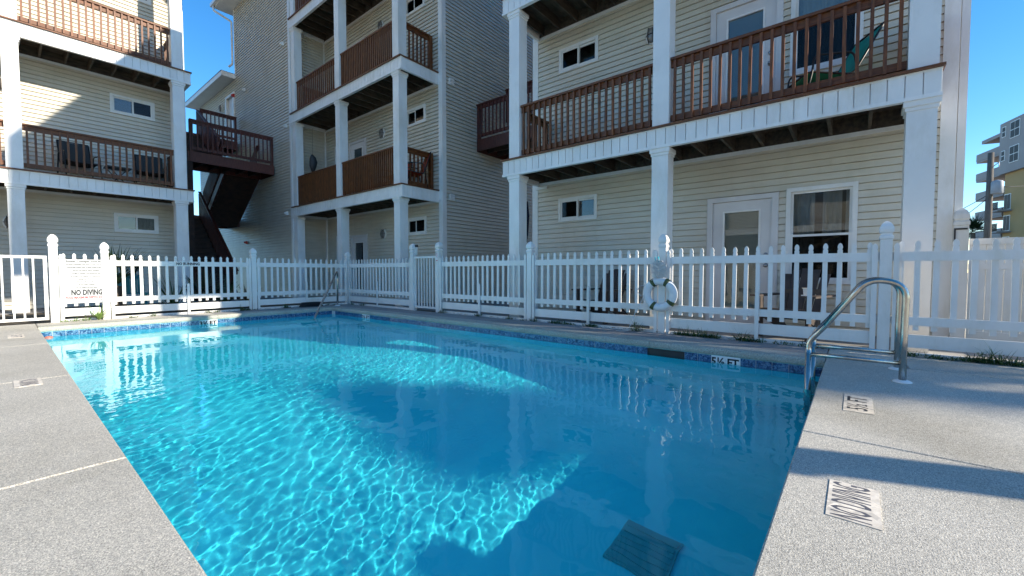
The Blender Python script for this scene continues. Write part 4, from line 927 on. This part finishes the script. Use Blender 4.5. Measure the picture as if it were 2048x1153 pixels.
mb = MB(); lr = random.Random(5)       # dead leaves blown against the boards
for k in range(420):
    if lr.random() < .65: x, y = 6.135 + lr.gauss(0, .03), lr.uniform(-2.6, 7.0)
    else: x, y = lr.uniform(.7, 6.0), 10.99 + lr.gauss(0, .025)
    a = lr.uniform(0, 6.28); q = lr.uniform(.010, .026); dx, dy = q * math.cos(a), q * math.sin(a); z = .004 + lr.uniform(0, .012); n = len(mb.v)
    mb.v += [(x - dx, y - dy, z), (x + dy * .4, y - dx * .4, z + .006), (x + dx, y + dy, z + .003), (x - dy * .4, y + dx * .4, z + .008)]; mb.f.append((n, n + 1, n + 2, n + 3))
me = bpy.data.meshes.new('leaf_litter'); me.from_pydata(mb.v, [], mb.f); me.materials.append(MATS['leaf_dry']); link('leaf_litter', me, label='dead brown leaves scattered along the foot of the fence', cat='leaves', kind='stuff')
# ------------------------------------------------------------------ beyond the plot: condominium, utility pole, palm
fw = Vector((math.cos(YAW), math.sin(YAW), 0)); rt = Vector((math.sin(YAW), -math.cos(YAW), 0))
def at(px, depth): return fw * depth + rt * ((px - 1024) / 839 * depth)
CD = empty('condominium', tuple(at(1990, 62)), 'distant yellow and grey condominium with stacked corner balconies', 'building')
ang = math.atan2(366, 839); e1 = (fw * math.cos(ang) + rt * math.sin(ang)).normalized(); e2 = Vector((e1.y, -e1.x, 0)); C0 = at(1987, 62)
def XC(a, b, z): p = C0 - e1 * a + e2 * b; return (p.x, p.y, z)   # a: towards camera along wall, b: away from us
def cbox(name, m, p, q, par=CD): return MB(XC).box(p, q).build(name, m, par)
FH = 3.05
cbox('wall', 'condo_yellow', (.5, .5, 0), (34, 14, 15.2)); cbox('upper_wall', 'condo_grey', (0, 0, 15.0), (34.5, 14.5, 22.3)); cbox('roof', 'condo_grey', (-6.0, .8, 21.0), (-.01, 9, 21.5))
cbox('end_wall', 'condo_yellow', (-3.2, 3.0, 0), (.45, 13.5, 20.9))
for k in range(6):
    z = 2.0 + k * FH + .9
    b_ = cbox('balcony', 'condo_grey', (-6.2 - .1 * k, .6, z), (-.02, 6.5, z + .25)); cbox('parapet', 'condo_grey', (-6.2 - .1 * k, .55, z + .26), (-.03, .75, z + 1.35), b_); cbox('parapet', 'condo_grey', (-6.2 - .1 * k, .76, z + .26), (-6.0 - .1 * k, 6.5, z + 1.35), b_)
for (a, z, wd, hh) in ((.55, 20.2, .8, 1.5), (.55, 16.8, .8, 1.5), (2.3, 19.6, 1.9, 2.3), (2.3, 16.2, 1.9, 2.3), (6, 19.2, 2.6, 2.1), (6, 15.8, 2.6, 2.1)):
    f_ = cbox('window', 'white', (a, -.06, z), (a + wd, .05, z + hh)); nx_ = 1 if wd < 1.5 else 2
    for i in range(nx_):
        for j in range(2): cbox('pane', 'dark', (a + .1 + i * (wd - .1) / nx_, -.08, z + .1 + j * (hh - .1) / 2), (a + (i + 1) * (wd - .1) / nx_, -.062, z + (j + 1) * (hh - .1) / 2), f_)
for k in range(4):
    z = .4 + k * FH
    b_ = cbox('balcony', 'condo_grey', (.1, -1.0, z), (2.3, .49, z + .22))
    for i in range(18): cbox('baluster', 'dark', (.15 + i * .12, -.98, z + .22), (.18 + i * .12, -.94, z + 1.25), b_)
    cbox('handrail', 'dark', (.1, -1.0, z + 1.25), (2.3, -.92, z + 1.31), b_)
    f_ = cbox('balcony_door', 'white', (.6, .44, z + .25), (2.0, .495, z + 2.5)); cbox('pane', 'dark', (.68, .42, z + .35), (1.26, .438, z + 2.4), f_); cbox('pane', 'dark', (1.34, .42, z + .35), (1.92, .438, z + 2.4), f_)
UP = empty('utility_pole', tuple(at(1971, 30)), 'weathered wooden utility pole with a grey transformer drum', 'utility pole')
pb = at(1971, 30); mb = MB(); mb.tube([(pb.x, pb.y, -.2), (pb.x, pb.y, 4), (pb.x, pb.y, 9.3)], [.21, .19, .16], 12); mb.build('pole', 'pole_wood', UP)
tp = at(1986, 29.6); mb = MB(); mb.lathe(tp.x, tp.y, [(.28, 6.35), (.31, 6.4), (.31, 7.15), (.25, 7.25), (.05, 7.32)], 16); mb.sm = True; mb.build('transformer', 'metal_grey', UP)
mb = MB(); mb.bar((pb.x, pb.y, 7.0), (tp.x, tp.y, 7.0), .05, .12); mb.bar((pb.x, pb.y, 6.6), (tp.x, tp.y, 6.6), .05, .12); q = at(1988, 29.4); mb.tube([(pb.x, pb.y, 8.2), tuple(Vector((q.x, q.y, 8.5))), tuple(Vector((q.x, q.y, 8.1)))], .03, 6); mb.build('bracket', 'metal_grey', UP)
for (za, pxb, db, zb) in ((6.4, 1700, 34, 2.6), (6.2, 1760, 33, 1.6), (6.9, 2400, 30, 9.0)):
    b = at(pxb, db); a = Vector((pb.x, pb.y, za)); b = Vector((b.x, b.y, zb)); mb = MB(); mb.tube([tuple(a.lerp(b, i / 10) - Vector((0, 0, .5 * 4 * (i / 10) * (1 - i / 10)))) for i in range(11)], .022, 5); mb.build('wire', 'black', UP)
p_ = at(1942, 46); palm('dark cabbage palm standing beyond the privacy fence in front of the condominium', (p_.x, p_.y, 0), 5.2, 30, .75, 1.45, 'palmleaf', 9, name='cabbage_palm', trunk_r=.22)
p_ = at(1921, 52); palm('second cabbage palm half hidden behind the capped fence post', (p_.x, p_.y, 0), 4.6, 22, .8, 1.4, 'palmleaf', 11, name='cabbage_palm', trunk_r=.2)

# standing to the right of the view, known by their shadows on the deck
lp = empty('deck_post', (4.35, -4.9, 0), 'square white post on the pool deck casting a band of shadow', 'post')
mb = MB(); mb.square_stack(4.35, -4.9, [(.12, 0), (.12, 2.45), (.15, 2.46), (.15, 2.53), (.02, 2.62)]); mb.build('shaft', 'white', lp)
MB().box((4.20, -5.05, 0), (4.50, -4.75, .10)).build('base_trim', 'white', lp)
palm('cabbage palm beyond the deck shading the ladder', (10.75, -15.5, 0), 7.0, 40, .55, .9, 'palmleaf', 21, name='cabbage_palm', trunk_r=.17)
palm('thick cabbage palm beyond the deck shading the deep end of the pool', (9.55, -13.9, 0), 7.1, 64, .42, .78, 'palmleaf', 23, name='cabbage_palm', trunk_r=.18)
# the building across the deck, mirrored in the window panes of the right building
QX = lambda u, v, z: (-2.4 - v, u, z)
QB = empty('apartment_building', (-10, 3, 0), 'cream building across the deck seen only as a reflection in window glass', 'building')
for k in range(-2, 1):
    for lv in (1, 2): MB(QX).box((k * 6.6, FV, D[lv] - .30), (k * 6.6 + 6.2 + 6.6 * 0, FV + .05, D[lv])).build('fascia', 'white', QB); MB(QX).box((k * 6.6, FV + .051, D[lv] - .1), (k * 6.6 + 6.2, WV, D[lv])).build('balcony_deck', 'joist', QB)
    for lv in range(2):
        for u in (.1, 3.1, 6.1): MB(QX).box((k * 6.6 + u - .12, FV + .03, D[lv]), (k * 6.6 + u + .12, FV + .27, (D[lv + 1] - .301))).build('column', 'white', QB)
        z = D[lv] + .03; f_ = MB(QX).box((k * 6.6 + 1.2, WV - .04, z), (k * 6.6 + 2.2, WV - .001, z + 2.1)).build('door', 'white_door', QB); f_ = MB(QX).box((k * 6.6 + 2.5, WV - .04, z + .7), (k * 6.6 + 3.4, WV - .001, z + 2.1)).build('window', 'trim', QB); MB(QX).box((k * 6.6 + 2.57, WV - .045, z + .77), (k * 6.6 + 3.33, WV - .041, z + 2.03)).build('pane', 'dark', f_)
    siding(QB, QX, WV, -1, 'u', k * 6.6 - .2, k * 6.6 + 6.4, 0, 6.4, [])
MB(QX).box((-13.4, WV + .05, 0), (6.4, 15, 6.4)).build('wall', 'siding', QB)
roof(QB, QX, -13.8, 6.8, 5.98, 15.4, 6.41)
